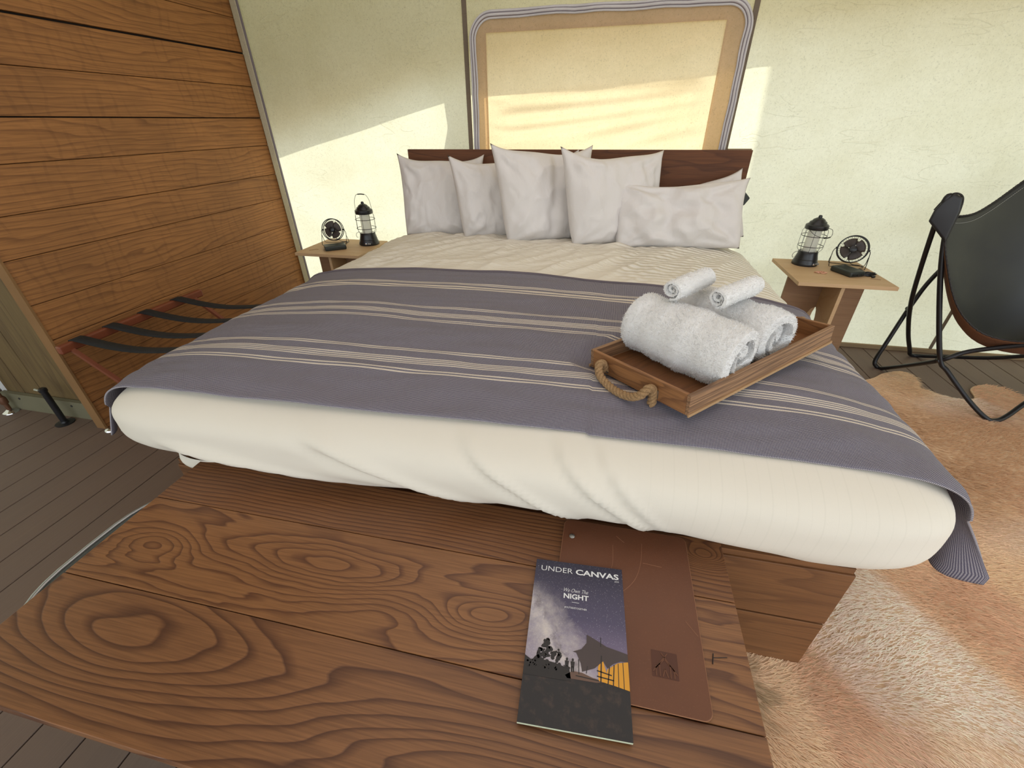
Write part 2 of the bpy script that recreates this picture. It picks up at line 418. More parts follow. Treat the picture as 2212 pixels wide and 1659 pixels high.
for ins in (.001, .0145):
    P = [(x+.005*fn((x, 1, z), 9), YB-.034, z+.005*fn((x, 5, z), 7)) for x, _, z in dens(ring3(ins, 0))]
    MB().tube(P, .0022, 5).build('zipper_coil', M['zip_dark'], win, smooth=180)

# rest of the tent shell
wr = MB().add([(3.7, .9, 0), (3.7, YB, 0), (3.7, YB, 2.75), (3.7, .9, 2.75)], [(0, 1, 2, 3)]) ; mbx = MB(); mbx.add([(3.7, .9, 0), (3.7, YB, 0), (3.7, YB, 2.75), (3.7, .9, 2.75)], [(0, 1, 2, 3)])
wr = mbx.build('wall_right', M['canvas']); tag(wr, kind='structure')
mbx = MB(); mbx.add([(-4.2, -1.9, 2.62), (3.7, -1.9, 2.62), (3.7, YB, 2.75), (-4.2, YB, 2.75)], [(0, 1, 2, 3)])
M['roof'] = plain('roof_lining', (.52, .45, .32), .9)
ce = mbx.build('ceiling', M['roof']); tag(ce, kind='structure')
mbx = MB(); mbx.add([(-4.2, -1.9, 0), (-4.2, YB, 0), (-4.2, YB, 2.7), (-4.2, -1.9, 2.62)], [(0, 1, 2, 3)])
wo = mbx.build('wall_side', M['canvas']); tag(wo, kind='structure')
gr_m = plain('dry_ground', C(170, 150, 118), .95, 0, .4, 8)
mbx = MB(); mbx.add([(-40, -40, -.35), (40, -40, -.35), (40, 40, -.35), (-40, 40, -.35)], [(0, 1, 2, 3)])
gd = mbx.build('ground', gr_m); tag(gd, kind='structure')

# rain fly and its post outside the back wall: they cast the slanting shadow edge on the canvas
M['fly'] = fabric_through('fly_fabric', (.55, .5, .38), (.75, .72, .55), .6, creases=False)
M['brownout'] = plain('brown_sky_block', C(120, 98, 66), .9)
def outside(poly, k, k2=None):
    d = SUN_DIR; P = []
    for x, z in poly:
        s = k/(-d.y); P.append((x-d.x*s, YB+k, z-d.z*s))
    return P
fly = [(-3.2, .88), (-2.296, 1.11), (-1.066, 1.408), (-.9, 1.443), (.679, 1.534), (3.9, 1.66), (3.9, 3.4), (-3.2, 3.4)]
A = outside(fly, .22)
mbx = MB(); mbx.add(A+[(x, y+.012, z) for x, y, z in A], [tuple(range(7, -1, -1)), tuple(range(8, 16))]+[(i, (i+1) % 8, 8+(i+1) % 8, 8+i) for i in range(8)])
fo = mbx.build('outer_sun_screen', M['fly']); tag(fo, kind='structure')
pp = outside([(-1.064, 1.42), (-1.052, 1.283), (-1.10, 1.12), (-1.11, .2), (-.925, .2), (-.925, 1.46)], .20)
mbx = MB(); mbx.add(pp+[(x, y+.015, z) for x, y, z in pp], [tuple(range(5, -1, -1)), tuple(range(6, 12))]+[(i, (i+1) % 6, 6+(i+1) % 6, 6+i) for i in range(6)])
po = mbx.build('post', M['fly'], fo)

L0 = [(-3.4, .82), (-2.296, 1.11), (-1.066, 1.408), (-.93, 1.436)]  # added unseen wing that cuts skylight to dim the left-hand canvas
Aq, Bq = outside(L0, .235), outside(L0, 1.7)
mbx = MB(); mbx.grid(lambda i, j: (Aq, Bq)[j][i], 4, 2); wi = mbx.build('sky_block_wing', M['brownout'], fo); md = wi.modifiers.new('s', 'SOLIDIFY'); md.thickness = .01; md.offset = 1
# added unseen sheet, placed to keep direct sun off the right-hand canvas
Nq = outside([(.86, -.6), (4.2, -.6), (4.2, 1.75), (.74, 1.56)], 3.0)
mbx = MB(); mbx.add(Nq+[(x, y+.03, z) for x, y, z in Nq], [(3, 2, 1, 0), (4, 5, 6, 7)]+[(i, (i+1) % 4, 4+(i+1) % 4, 4+i) for i in range(4)])
sun_scr = mbx.build('outer_sun_screen', M['fly']); sun_scr.name = 'outer_sun_screen'; tag(sun_scr, kind='structure')
# ================================================================== bed
g = G('bed_linen')
uv = g.node('UVMap').outputs[0]
xyz = g.node('SeparateXYZ', i0=g.coord('Object'))
# woven-in dobby stripes, 45 mm apart, slightly tinted
st = g.math('FRACT', g.math('MULTIPLY', xyz.outputs[0], 21.0))
sl_ = g.ramp(st, [(0, (1,)*3), (.06, (.0,)*3), (.5, (0,)*3), (.53, (.6,)*3), (.56, (0,)*3), (.96, (0,)*3), (1, (1,)*3)])
msk = g.ramp(xyz.outputs[0], [(.05, (0,)*3), (.25, (1,)*3)])
k = g.math('MULTIPLY', sl_, msk)
cc = g.mix(g.math('MULTIPLY', k, .10), C(222, 215, 201), C(170, 166, 148))
fine = g.noise(g.coord('Object'), 420, 2)
wr_ = g.noise(g.coord('Object', (1, 3.2, 1)), 9, 3, .55, .4)
pm = g.ramp(xyz.outputs[1], [(.0, (0,)*3), (.5, (0,)*3), (.9, (1,)*3)])
# puckered parallel ripples on the right-hand half near the pillows
wv = g.node('TexWave', {'bands_direction': 'Y'}, Vector=g.coord('Object', (.12, 1, 1)), Scale=7.5, Distortion=1.1, Detail=1.0).outputs['Fac']
xm = g.ramp(xyz.outputs[0], [(.02, (0,)*3), (.10, (1,)*3)])
g2 = g.math('MULTIPLY', wv, xm)
ym = g.n.new('ShaderNodeMapRange'); g.t.links.new(xyz.outputs[1], ym.inputs[0]); ym.inputs[1].default_value = 1.70; ym.inputs[2].default_value = 1.9
h = g.math('ADD', g.math('MULTIPLY', wr_, g.math('MULTIPLY', ym.outputs[0], .8)), g.math('MULTIPLY', g.math('MULTIPLY', g2, ym.outputs[0]), .6))
n1 = g.bump(h, 1.0, .016); n2 = g.bump(fine, .12, .001, n1)
M['linen'] = g.fin(cc, .85, n2)
g = G('pillow_linen')
fine = g.noise(g.coord('Object'), 420, 2); wr_ = g.noise(g.coord('Object', (1, 1, .6), 5), 12, 3, .5, .6)
n1 = g.bump(wr_, .7, .012); n2 = g.bump(fine, .1, .001, n1)
M['pillow'] = g.fin(C(212, 207, 204), .85, n2)

BX, BY, BZ, BA, BB, BC = -.305, 1.765, .575, 1.085, 1.085, .155
PXY, QZ = 14.0, 3.1
def bed_pt(dx, dy, dz):
    k = ((abs(dx)**PXY+abs(dy)**PXY)**(QZ/PXY)+abs(dz)**QZ)**(-1/QZ)
    return Vector((BX+BA*dx*k, BY+BB*dy*k, BZ+BC*dz*k))
TP0 = Vector((.216, .836, .735)); TR = Matrix.Rotation(math.radians(44.365), 3, 'Z') @ Matrix.Rotation(-.071, 3, 'X') @ Matrix.Rotation(-.031, 3, 'Y')
def tray_cap(x, y):
    u, v, n_ = TR @ Vector((1, 0, 0)), TR @ Vector((0, 1, 0)), TR @ Vector((0, 0, 1))
    z = TP0.z-(n_.x*(x-TP0.x)+n_.y*(y-TP0.y))/n_.z
    d = Vector((x-TP0.x, y-TP0.y, z-TP0.z)); a, b = d.dot(u), d.dot(v)
    out = math.hypot(max(0, -a, a-.606), max(0, -b, b-.324))
    return z-.003+out*.32+out*out*2
def bed_top(x, y):
    a = (abs((x-BX)/BA)**PXY+abs((y-BY)/BB)**PXY)**(QZ/PXY)
    return BZ+BC*max(0, 1-a)**(1/QZ)+dome(x, y)
def dome(x, y):
    return .012*math.cos(max(-1, min(1, (x-BX)/BA))*PI/2)*math.cos(max(-1, min(1, (y-BY)/BB))*PI/2)+.006*fn((x, y, 0), 1.6, 3)
def wrinkle(p, foot):
    d = 0
    x, y, z = p
    if foot > 0:
        # long diagonal folds running down to the right on the foot end
        for x0, z0, sl, w, a, l0, l1 in ((-1.0, .545, -.12, .016, .020, -1.05, -.25), (-.55, .60, -.33, .018, .014, -.62, -.20), (-.20, .62, -.60, .013, .012, -.28, .0),
                                          (-.02, .64, -.75, .011, .012, -.10, .14), (.05, .66, -1.0, .010, .009, .0, .16), (-1.2, .49, -.04, .012, .012, -1.3, -.75)):
            if l0-.15 < x < l1+.15:
                e = min(1, max(0, (x-l0+.12)/.12))*min(1, max(0, (l1+.12-x)/.12))
                q = (z-(z0+sl*(x-x0)))/w
                d += foot*a*e*min(1, max(0, (z-.445)/.05))*(math.exp(-q*q)-.7*math.exp(-(q+1.6)**2))
        d += foot*.004*fn((x*2, y*2, z*6), 3)
    if y > 1.7 and z > .6:
        e = min(1, (y-1.7)/.12)
        rg = 1-abs(fn((x*1.6-y*1.1, y*.7, 0), 4.5)); ym_ = 1 if x < .15 else .3
        d += e*(.008*fn((x*1.8-y*.9, y*.8, 0), 5.5)+.004*fn((x*3-y*2, y, 0), 11)+.015*ym_*(rg**5-.3))
    return d
mbm = MB(); N1 = 150; NS = 34
def face(ax, sgn, nu, nv):
    def P(i, j):
        u = -1+2*i/(nu-1); v = -1+2*j/(nv-1)
        d = {0: (sgn, u, v), 1: (u, sgn, v), 2: (u, v, sgn)}[ax]
        p = bed_pt(*d); e = Vector((abs(d[0])**7*math.copysign(1, d[0]), abs(d[1])**7*math.copysign(1, d[1]), abs(d[2])**3*math.copysign(1, d[2]))).normalized()
        if p.z > BZ: p.z += dome(p.x, p.y)*min(1, (p.z-BZ)/BC)
        if p.z < BZ and p.y < 1.2: p.z -= .072*min(1, max(0, (p.x-.20)/.3))*((BZ-p.z)/BC)*min(1, (1.2-p.y)/.4)
        if p.z > .64: p.z = min(p.z, tray_cap(p.x, p.y)-.014)
        return p+e*wrinkle(p, max(0, min(1, (.80-p.y)/.06)) if d[1] < 0 else 0)
    mbm.grid(P, nu, nv)
face(2, 1, N1, N1); face(2, -1, 20, 20)
for s_ in (-1, 1): face(0, s_, N1, NS); face(1, s_, N1, NS)
mat_o = mbm.build('mattress', M['linen'], None, smooth=180)
bm = bmesh.new(); bm.from_mesh(mat_o.data); bmesh.ops.remove_doubles(bm, verts=bm.verts, dist=.0012); bmesh.ops.recalc_face_normals(bm, faces=bm.faces); bm.to_mesh(mat_o.data); bm.free(); mat_o.data.shade_smooth()
tag(mat_o, 'thick king mattress made up in cream white linen, overhanging the wooden base', 'bed linen')
# loose corner of the duvet tucked under at the left of the foot
def tuck(i, j):
    a = PI*i/15; r = .035*(1-.25*(j/9-.4)**2)
    return (-1.12+.10*math.cos(a)*(1-.1*j/9), .775-.05*math.sin(a)*math.sin(PI*(j/9*.5+.25)), .452-.028*(j/9)-.01*math.sin(a)*(j/9))
MB().grid(tuck, 16, 10).build('tucked_corner', M['linen'], mat_o, smooth=180)
bed = empty('bed_frame', (-.3, 1.8, 0), label='low wooden bed frame with a stained plank headboard and plank base', cat='bed')
def rel(o, par): o.parent = par; o.matrix_parent_inverse = par.matrix_world.inverted(); return o
bpy.context.view_layer.update()
def bpart(name, mt, *a, **k):
    o = box(name, mt, *a, **k); o.parent = bed; o.matrix_parent_inverse = Matrix.Translation((.3, -1.8, 0)); return o
for z0, z1 in ((.0, .197), (.199, .40)):
    bpart('base_plank', M['bed_wood'], -1.235, .6395, .755, .780, z0+.004, z1, bevel=.0015)
    bpart('base_plank', M['bed_wood'], .615, .64, .781, 2.84, z0+.004, z1, bevel=.0015)
    bpart('base_plank', M['bed_wood'], -1.235, -1.21, .781, 2.84, z0+.004, z1, bevel=.0015)
bpart('slat_deck', M['bed_wood'], -1.23, .635, .76, 2.83, .401, .419)
bpart('headboard_plank', M['headboard'], -1.292, .722, 2.855, 2.885, .932, 1.153, bevel=.0015)
bpart('headboard_plank', M['headboard'], -1.292, .722, 2.855, 2.885, .70, .929, bevel=.0015)
for x in (-1.1, .55): bpart('headboard_post', M['headboard'], x, x+.08, 2.886, 2.93, 0, 1.15, bevel=.002)
bpart('top_cleat', M['base_rail'], .60, .722, 2.886, 2.90, 1.125, 1.158)
mbx = MB(); mbx.prism([(.70, .955), (.735, .950), (.778, .908), (.755, .868), (.70, .868)], .03, Matrix(((1, 0, 0, 0), (0, 0, -1, 2.915), (0, 1, 0, 0), (0, 0, 0, 1))))
o = mbx.build('bracket', M['dark_plastic'], bevel=.004); o.parent = bed; o.matrix_parent_inverse = Matrix.Translation((.3, -1.8, 0)); o['label'] = 'dark grey bracket behind the headboard end'

# ------------------------------------------------------------------ throw
g = G('throw_weave')
uvn = g.node('SeparateXYZ', i0=g.node('UVMap').outputs[0]); U, V = uvn.outputs[0], uvn.outputs[1]
a = g.math('SINE', g.math('MULTIPLY', g.math('ADD', U, V), 2*PI/.0064)); b = g.math('SINE', g.math('MULTIPLY', g.math('SUBTRACT', U, V), 2*PI/.0064))
dots = g.ramp(g.math('MULTIPLY', a, b), [(.05, (0,)*3), (.4, (1,)*3)])
base = g.mix(g.noise(g.coord('UV', (30, 30, 1)), 3, 3), C(68, 64, 84), C(82, 77, 94))
c = g.mix(g.math('MULTIPLY', dots, .8), base, C(186, 180, 182))
# stripes across the width (V metres from the front edge)
spans = []
def grp(v0, kind):
    if kind == 'C': spans.extend([(v0+.0, .0042), (v0+.0115, .0042), (v0+.040, .0030), (v0+.048, .003), (v0+.056, .003), (v0+.064, .003), (v0+.099, .0036), (v0+.1085, .0036)])
    else: spans.extend([(v0, .0042), (v0+.0115, .0042), (v0+.040, .003), (v0+.048, .003), (v0+.056, .003), (v0+.064, .003), (v0+.099, .0036), (v0+.1085, .0036)])
grp(.150, 'C'); grp(.440, 'B')
spans.extend([(.735, .010), (.757, .013), (.785, .005), (.796, .005)])
tot = None
for v0, w in spans:
    d = g.math('ABSOLUTE', g.math('SUBTRACT', V, v0)); k = g.math('LESS_THAN', d, w/2+.0006)
    tot = k if tot is None else g.math('MAXIMUM', tot, k)
edge = g.math('LESS_THAN', V, .012)
wv = g.math('SINE', g.math('MULTIPLY', U, 2*PI/.004))
strc = g.mix(g.math('MULTIPLY', g.math('ADD', wv, 1), .12), C(216, 204, 188), C(120, 108, 100))
c = g.mix(tot, c, strc)
n1 = g.bump(g.math('ADD', dots, g.math('MULTIPLY', tot, .5)), .5, .0015)
n2 = g.bump(g.noise(g.coord('Object', (1, 1, 1)), 7, 3, .5, .5), .35, .012, n1)
M['throw'] = g.fin(c, .9, n2)
T0, T1 = 0.0, .93
Y0T, Y1T = .786, 1.735
def cross(y, side):
    """outline of the made bed at depth y, from the middle to one side, then hanging down"""
    yy = abs((y-BY)/BB)**PXY; P = []
    for k in range(64):
        a = PI/2*(1-k/63)  # from top to widest
        lo, hi = 0.0, 1.0
        x = math.cos(a)**.55
        w = (max(0, 1-yy))**(1/PXY)
        xx = x*w*.9999
        zz = max(0, 1-(xx**PXY+yy)**(QZ/PXY))**(1/QZ)
        P.append(Vector((BX+side*BA*xx, y, BZ+BC*zz+(dome(BX+side*BA*xx, y) if zz > 0 else 0))))
    return P
LR, LL = 1.06+.40, 1.06+.235
NT_, NSd = 120, 300
def throw_pts():
    rows = []
    for j in range(NT_):
        t = j/(NT_-1)
        row = []
        halves = {}
        for side, L in ((-1, LL), (1, LR)):
            y = Y0T+(Y1T-Y0T)*t
            # the back edge slopes and the front edge waves a little
            P = cross(y, side); acc = [0]
            for a_, b_ in zip(P[:-1], P[1:]): acc.append(acc[-1]+(b_-a_).length)
            tot_ = acc[-1]; pts = []; L = tot_+(.185-.02*t if side > 0 else .105-.01*t)
            n = NSd//2
            for i in range(n+1):
                s = L*i/n
                if s <= tot_:
                    k = 0
                    lo, hi = 0, len(acc)-1
                    while hi-lo > 1:
                        mid = (lo+hi)//2
                        if acc[mid] <= s: lo = mid
                        else: hi = mid
                    f = (s-acc[lo])/max(1e-9, acc[hi]-acc[lo]); p = P[lo].lerp(P[hi], f)
                    nx = side*min(1, max(0, (s-tot_+.14)/.14)); nz = math.sqrt(max(0, 1-nx*nx)); off = .008+.016*max(0, min(1, (s-tot_+.16)/.16))*(1 if side > 0 else 1.1)
                    wob = .006*fn((p.x*.8+p.y*.6, p.y*2.5, 0), 4)+.003*fn((p.x*2-p.y*2, p.y*7, 0), 4)
                    q = p+Vector((nx, -.5*abs(nx)*(1-t)**6, nz))*(off+max(-.003, wob))
                else:
                    p = P[-1]; h = s-tot_; q = p+Vector((side*.030, 0, -h))
                    amp = min(1, h/.16)
                    ph = t*26+side*1.3
                    ph = t*(46 if side > 0 else 40)+side*1.3
                    fr = math.exp(-t*2.0)
                    q.x += side*((.018+.032*fr)*amp*(1+math.sin(ph+.6*math.sin(ph*.7)))+.02*amp)
                    if side < 0: q.x -= .045*amp; q.y -= .035*amp*fr
                    q.y += (.012+.03*fr)*amp*math.sin(ph*.5+(2.6 if side > 0 else 1))+ .03*h*(.5-t)
                q.y += .022*math.sin((p.x+.3)*2.2)*(1-t)*(1 if p.x < 0 else .4) + t*(-.045*math.exp(-((p.x-.15)/.42)**2)+.05*max(0, -(p.x+.6)))
                if q.z > .62: q.z = min(q.z, tray_cap(q.x, q.y)-.005)
                pts.append((q, side*s))
            halves[side] = pts
        row = halves[-1][::-1]+halves[1][1:]
        rows.append(row)
    return rows
rows = throw_pts(); nu = len(rows[0])
for side in (-1, 1): pass
mbx = MB(); mbx.grid(lambda i, j: rows[j][i][0], nu, NT_, uv=lambda i, j: (rows[j][i][1], (Y1T-Y0T)*j/(NT_-1)))
th = mbx.build('throw_blanket', M['throw'], None, smooth=180)
sd = th.modifiers.new('solid', 'SOLIDIFY'); sd.thickness = .004; sd.offset = 1
tag(th, 'grey woven throw with cream stripes laid across the foot of the bed', 'blanket')
# rolled hem along the back edge
hp = [rows[-1][i][0]+Vector((0, .004, .004)) for i in range(0, nu, 3)]
MB().tube(hp, .006, 6).build('hem', M['throw_hem'] if 'throw_hem' in M else M.setdefault('throw_hem', plain('throw_hem', C(104, 94, 100), .9, 0, .3, 300)), th, smooth=180)

# ------------------------------------------------------------------ pillows
def pillow(name, w, h, th_, seed, mt):
    n = 56; mb = MB(); top, bot = [], []
    def P(u, v, s):
        cu, cv = 1-abs(u)**2.2, 1-abs(v)**2.2
        x = w/2*u*(1-.04*(1-v*v)*abs(u)**3*1.2+.03*abs(u*v)**6); y = h/2*v*(1-.06*(1-u*u)*abs(v)**3+.05*abs(u*v)**6)-(.05*h*(1-u*u)*max(0, v)**2*(1+.5*math.sin(u*3+seed)))
        lo = (1-v)/2
        if u < 0: x *= 1-(.20 if 20 < seed < 50 else .05)*lo**1.4
        x *= 1-.07*max(0, -v)**4; y += .05*h*max(0, -v)**3*abs(u)**3
        t = th_/2*(1+.25*max(0, -v)-.15*max(0, v))*(max(0, cu)**.46)*(max(0, cv)**.42)
        e = 1-max(abs(u), abs(v))**8
        wr = .016*fn((u*1.6+seed, v*1.2, s), 1.3)+.009*fn((u*4, v*2.2+seed, s), 1.5)+.008*(1-abs(fn((u*2.6+v+seed, v*1.4-u, s), 1.2)))**5
        if 30 < seed < 50: wr += .020*math.exp(-((u+.45)/.38)**2)-.016*math.exp(-((u-.12-.1*v)/.10)**2)
        if 20 < seed < 50 and v > .2: wr += .006*math.sin(u*22+seed+v*2)*(v-.2)
        if seed == 53: wr += .026*math.sin(u*8+2.2*fn((u*2, v*2, 5), 1.3)+v*1.5)*(1-abs(u)**3)*(1-v*v)
        # tension folds fanning out from the corners
        for cx_, cy__ in ((-1, 1), (1, 1), (-1, -1), (1, -1)):
            r = math.hypot(u-cx_, v-cy__); a = math.atan2(v-cy__, u-cx_)
            wr += .007*math.sin(a*11+seed*2+cx_)*math.exp(-((r-.45)/.3)**2)
        return Vector((x, s*(t+wr*min(1, cu*2)*min(1, cv*2)), y))
    for s in (-1, 1):
        mb.grid(lambda i, j: P(-1+2*i/(n-1), -1+2*j/(n-1), s), n, n)
    o = mb.build(name, mt, None, smooth=180)
    bm = bmesh.new(); bm.from_mesh(o.data); bmesh.ops.remove_doubles(bm, verts=bm.verts, dist=.0008); bmesh.ops.recalc_face_normals(bm, faces=bm.faces); bm.to_mesh(o.data); bm.free(); o.data.shade_smooth()
    return o
PL = [ # left bottom corner, right bottom corner direction, height, tilt back, roll in plane, thick
 ((-1.045, 2.735), 9, .52, .47, 10, -1, .17, 'white pillow leaning on the headboard, leftmost, its sharp corner rising above the board', 11),
 ((-.66, 2.665), 27, .56, .445, 9, -2, .16, 'white pillow second from the left, tucked behind the third pillow', 23),
 ((-.375, 2.575), 30, .58, .50, 12, -2, .17, 'white pillow third from the left, standing with a crumpled lower corner', 37),
 ((.0, 2.562), 31, .60, .48, 12, -3, .17, 'white pillow fourth from the left, its gathered right corner level with the headboard top', 41),
 ((.352, 2.54), 7, .69, .355, 22, 1, .17, 'white pillow lying on its long side in front at the right end, deeply creased', 53),
 ((.50, 2.745), 4, .46, .36, 12, 14, .12, 'white pillow mostly hidden behind the creased right-end pillow, one corner up', 67),
]
for (x, y), yaw, w, h, tilt, roll, tk, lab, seed in PL:
    o = pillow('pillow', w, h, tk, seed, M['pillow'])
    zb = bed_top(x, y)-.018
    ca = math.cos(math.radians(tilt))
    o.rotation_euler = (Matrix.Rotation(math.radians(yaw), 3, 'Z') @ Matrix.Rotation(math.radians(-tilt), 3, 'X') @ Matrix.Rotation(math.radians(-roll), 3, 'Y')).to_euler()
    o.location = (x, y, zb+h/2*ca)
    tag(o, lab, 'pillow', 'white pillows along the headboard')
for x, y, w, h, z, ry, lab, seed in ((-.70, 2.815, .40, .40, .905, -6, 'white pillow hidden behind the second and third pillows, corner tip showing', 71), (-.36, 2.825, .36, .40, .92, -10, 'white pillow hidden behind the third pillow, one pale corner above it', 83)):
    o = pillow('pillow', w, h, .05, seed, M['pillow']); o.location = (x, y-.015, z); o.rotation_euler = (0, math.radians(ry), 0)
    tag(o, lab, 'pillow', 'white pillows along the headboard')
# ================================================================== bench at the foot of the bed
BZT = .45
bench = empty('bench', (-.39, .44, 0), label='long plank-topped bench with bold dark grain, set against the foot of the bed', cat='bench')
IB = Matrix.Translation((.39, -.44, 0))
def child(o, par, inv): o.parent = par; o.matrix_parent_inverse = inv; return o
def bench_plank(y0, y1, mt='bench', x0=-1.112, x1=.334):
    return child(box('plank', M[mt], x0, x1, y0, y1, BZT-.022, BZT, bevel=.0016, seg=2), bench, IB)
bench_plank(.138, .3652); bench_plank(.3668, .5952, 'bench_mid'); bench_plank(.5968, .750, 'bench_back')
for x in (-1.0, .18):
    child(box('batten', M['bed_wood'], x, x+.07, .17, .73, BZT-.045, BZT-.0225, bevel=.002), bench, IB)
# scratches and nicks along the right-hand edge
# the zinc tub that carries the planks
def tub_ring(a, b, z, n=72, e=3.4):
    P = []
    for k in range(n):
        t = 2*PI*k/n; c, s = math.cos(t), math.sin(t)
        P.append((-.455+a*math.copysign(abs(c)**(2/e), c), .458+b*math.copysign(abs(s)**(2/e), s), z))
    return P
mb = MB(); rings = [tub_ring(.700, .255, .0), tub_ring(.735, .285, .385), tub_ring(.741, .289, .395), tub_ring(.733, .283, .398), tub_ring(.726, .276, .385), tub_ring(.692, .247, .012), tub_ring(.3, .1, .012)]
n = 72
for r in rings: mb.add(r, [])
for i in range(len(rings)-1):
    for k in range(n): mb.f.append((i*n+k, i*n+(k+1) % n, (i+1)*n+(k+1) % n, (i+1)*n+k))
mb.f.append(tuple(range(n-1, -1, -1))); mb.f.append(tuple((len(rings)-1)*n+k for k in range(n)))
tub = mb.build('zinc_tub', M['zinc'], None, smooth=50); tag(tub, 'dull grey-green oval metal tub standing under the bench planks, rim showing at the left end', 'tub')
MB().tube(tub_ring(.741, .289, .398), .006, 6, closed=True).build('rim', M['steel'], tub, smooth=180)
for x in (-1.0, .18): pass
for x, y in ((-1.02, .2), (-1.02, .64), (.17, .2), (.17, .64)): pass
child(box('batten', M['bed_wood'], -1.05, .25, .43, .49, BZT-.050, BZT-.0455), bench, IB)

# ------------------------------------------------------------------ leather folder
g = G('brown_leather')
v = g.coord('Object')
n = g.noise(v, 6, 4, .6); fine = g.noise(v, 260, 3, .6)
c = g.mix(g.math('MULTIPLY', n, .8), C(114, 68, 42), C(80, 46, 29)); c = g.mix(g.ramp(fine, [(.6, (0,)*3), (.75, (.35,)*3)]), c, C(140, 92, 64))
M['leather'] = g.fin(c, .5, g.bump(g.math('ADD', fine, g.math('MULTIPLY', n, .5)), .25, .001))
M['leather_edge'] = plain('raw_leather_edge', C(150, 104, 74), .8)
M['leather_dark'] = plain('stamped_leather', C(84, 46, 30), .6)
FO = Matrix.Translation((.252, .365, BZT)) @ Matrix.Rotation(math.radians(0.2), 4, 'Z')
FW, FH = .282, .372
folder = empty('leather_folder', (0, 0, 0)); folder.matrix_world = FO
tag(folder, 'brown leather folder with a stamped tent mark, one end under the duvet', 'folder')
def rr(w, h, r, n=6, x0=0, y0=0):
    P = []
    for cx, cy, a0 in ((x0+w-r, y0+r, -PI/2), (x0+w-r, y0+h-r, 0), (x0+r, y0+h-r, PI/2), (x0+r, y0+r, PI)):
        for k in range(n+1): a = a0+PI/2*k/n; P.append((cx+r*math.cos(a), cy+r*math.sin(a)))
    return P
MB().prism(rr(FW-.004, FH, .016, 6, -FW+.002, .002), .0028).build('back_cover', M['leather'], folder, bevel=.0006)
MB().prism(rr(FW-.012, FH-.01, .004, 3, -FW+.006, .008), .001, Matrix.Translation((0, 0, .003))).build('sheet', M['page'], folder)
MB().prism(rr(FW, FH, .016, 6, -FW, 0), .0030, Matrix.Translation((0, 0, .0045))).build('front_cover', M['leather'], folder, bevel=.0008)
MB().tube([(x, y, .0062) for x, y in rr(FW, FH, .016, 6, -FW, 0)], .0011, 5, closed=True).build('cover_edge', M['leather_edge'], folder)
MB().lathe([(.0065, 0), (.0065, .0012), (.005, .0028), (0, .0035)], 20, Matrix.Translation((-FW+.021, FH-.048, .0075))).build('rivet', M['nickel'], folder, 40)
sc_m = MB()
M['scuff'] = plain('pale_scuff', C(146, 100, 72), .6)
for P in ([(-.166, .318), (-.166, .27), (-.176, .225), (-.196, .195)], [(-.10, .335), (-.105, .28), (-.12, .235), (-.15, .20), (-.185, .178)], [(-.100, .283), (-.06, .280)], [(-.158, .345), (-.140, .330)], [(-.024, .165), (-.004, .140)], [(-.045, .015), (-.035, .0), (-.03, -.0)]):
    P = [p for p in P if p[1] > .001]
    if len(P) > 1: sc_m.tube(spline([(x, y, .00745) for x, y in P], 6), .0006, 4)
sc_m.build('scuff', M['scuff'], folder)
# stamped mark: a sunk square with crossed tent poles
SX, SY, SW = -.094, .052, .046
st = MB()
st.prism(rr(SW, SW, .001, 2, SX, SY), .0003, Matrix.Translation((0, 0, .0075))); stm = st.build('stamp', M['leather_dark'], folder)
bl = MB()
def bar(x0, y0, x1, y1, w, z=.0078, h=.0007):
    d = Vector((x1-x0, y1-y0)); nrm = Vector((-d.y, d.x)).normalized()*w/2
    bl.prism([(x0+nrm.x, y0+nrm.y), (x0-nrm.x, y0-nrm.y), (x1-nrm.x, y1-nrm.y), (x1+nrm.x, y1+nrm.y)], h, Matrix.Translation((0, 0, z)))
q = lambda u, v: (SX+SW*u, SY+SW*v)
for a, b in (((.04, .18), (.62, .93)), ((.96, .18), (.38, .93)), ((.16, .04), (.16, .40)), ((.84, .04), (.84, .40)), ((.30, .04), (.30, .52)), ((.70, .04), (.70, .52)), ((.5, .34), (.40, .04)), ((.5, .34), (.60, .04)), ((.16, .34), (.5, .70)), ((.84, .34), (.5, .70))):
    bar(*q(*a), *q(*b), .0018)
bl.build('tent_mark', M['leather'], stm)
# loose hair-thin twig beside the folder
tw = MB(); tw.tube([(.268, .463, BZT+.0012), (.272, .482, BZT+.001)], .0010, 5); tw.tube([(.270, .474, BZT+.001), (.296, .480, BZT+.001)], .0006, 5)
tag(tw.build('twig', M['black'], None), 'tiny dark T-shaped sprig on the bench right of the folder', 'twig')

# ------------------------------------------------------------------ booklet
g = G('night_sky_print')
uvn = g.node('SeparateXYZ', i0=g.node('UVMap').outputs[0]); U, V = uvn.outputs[0], uvn.outputs[1]
uvc = g.coord('UV', (1, 1.66, 1))
sky = g.ramp(V, [(.30, C(150, 140, 158)), (.42, C(112, 100, 128)), (.6, C(74, 68, 96)), (.85, C(50, 46, 70)), (1, C(40, 38, 58))])
nz = g.noise(uvc, 4.5, 8, .72, .4)
lin = g.math('ADD', g.math('MULTIPLY', U, .80), g.math('MULTIPLY', V, .62))
ctr = g.math('ADD', g.math('ADD', g.math('MULTIPLY', U, 1.0), g.math('MULTIPLY', V, 1.05)), g.math('MULTIPLY', g.math('SUBTRACT', nz, .5), .55))
band = g.math('SUBTRACT', 1, g.math('MULTIPLY', g.math('ABSOLUTE', g.math('SUBTRACT', ctr, .70)), 2.5))
band = g.math('MULTIPLY', g.ramp(band, [(0, (0,)*3), (1, (1,)*3)]), g.ramp(V, [(.28, (1,)*3), (.68, (.85,)*3), (.84, (0,)*3)]))
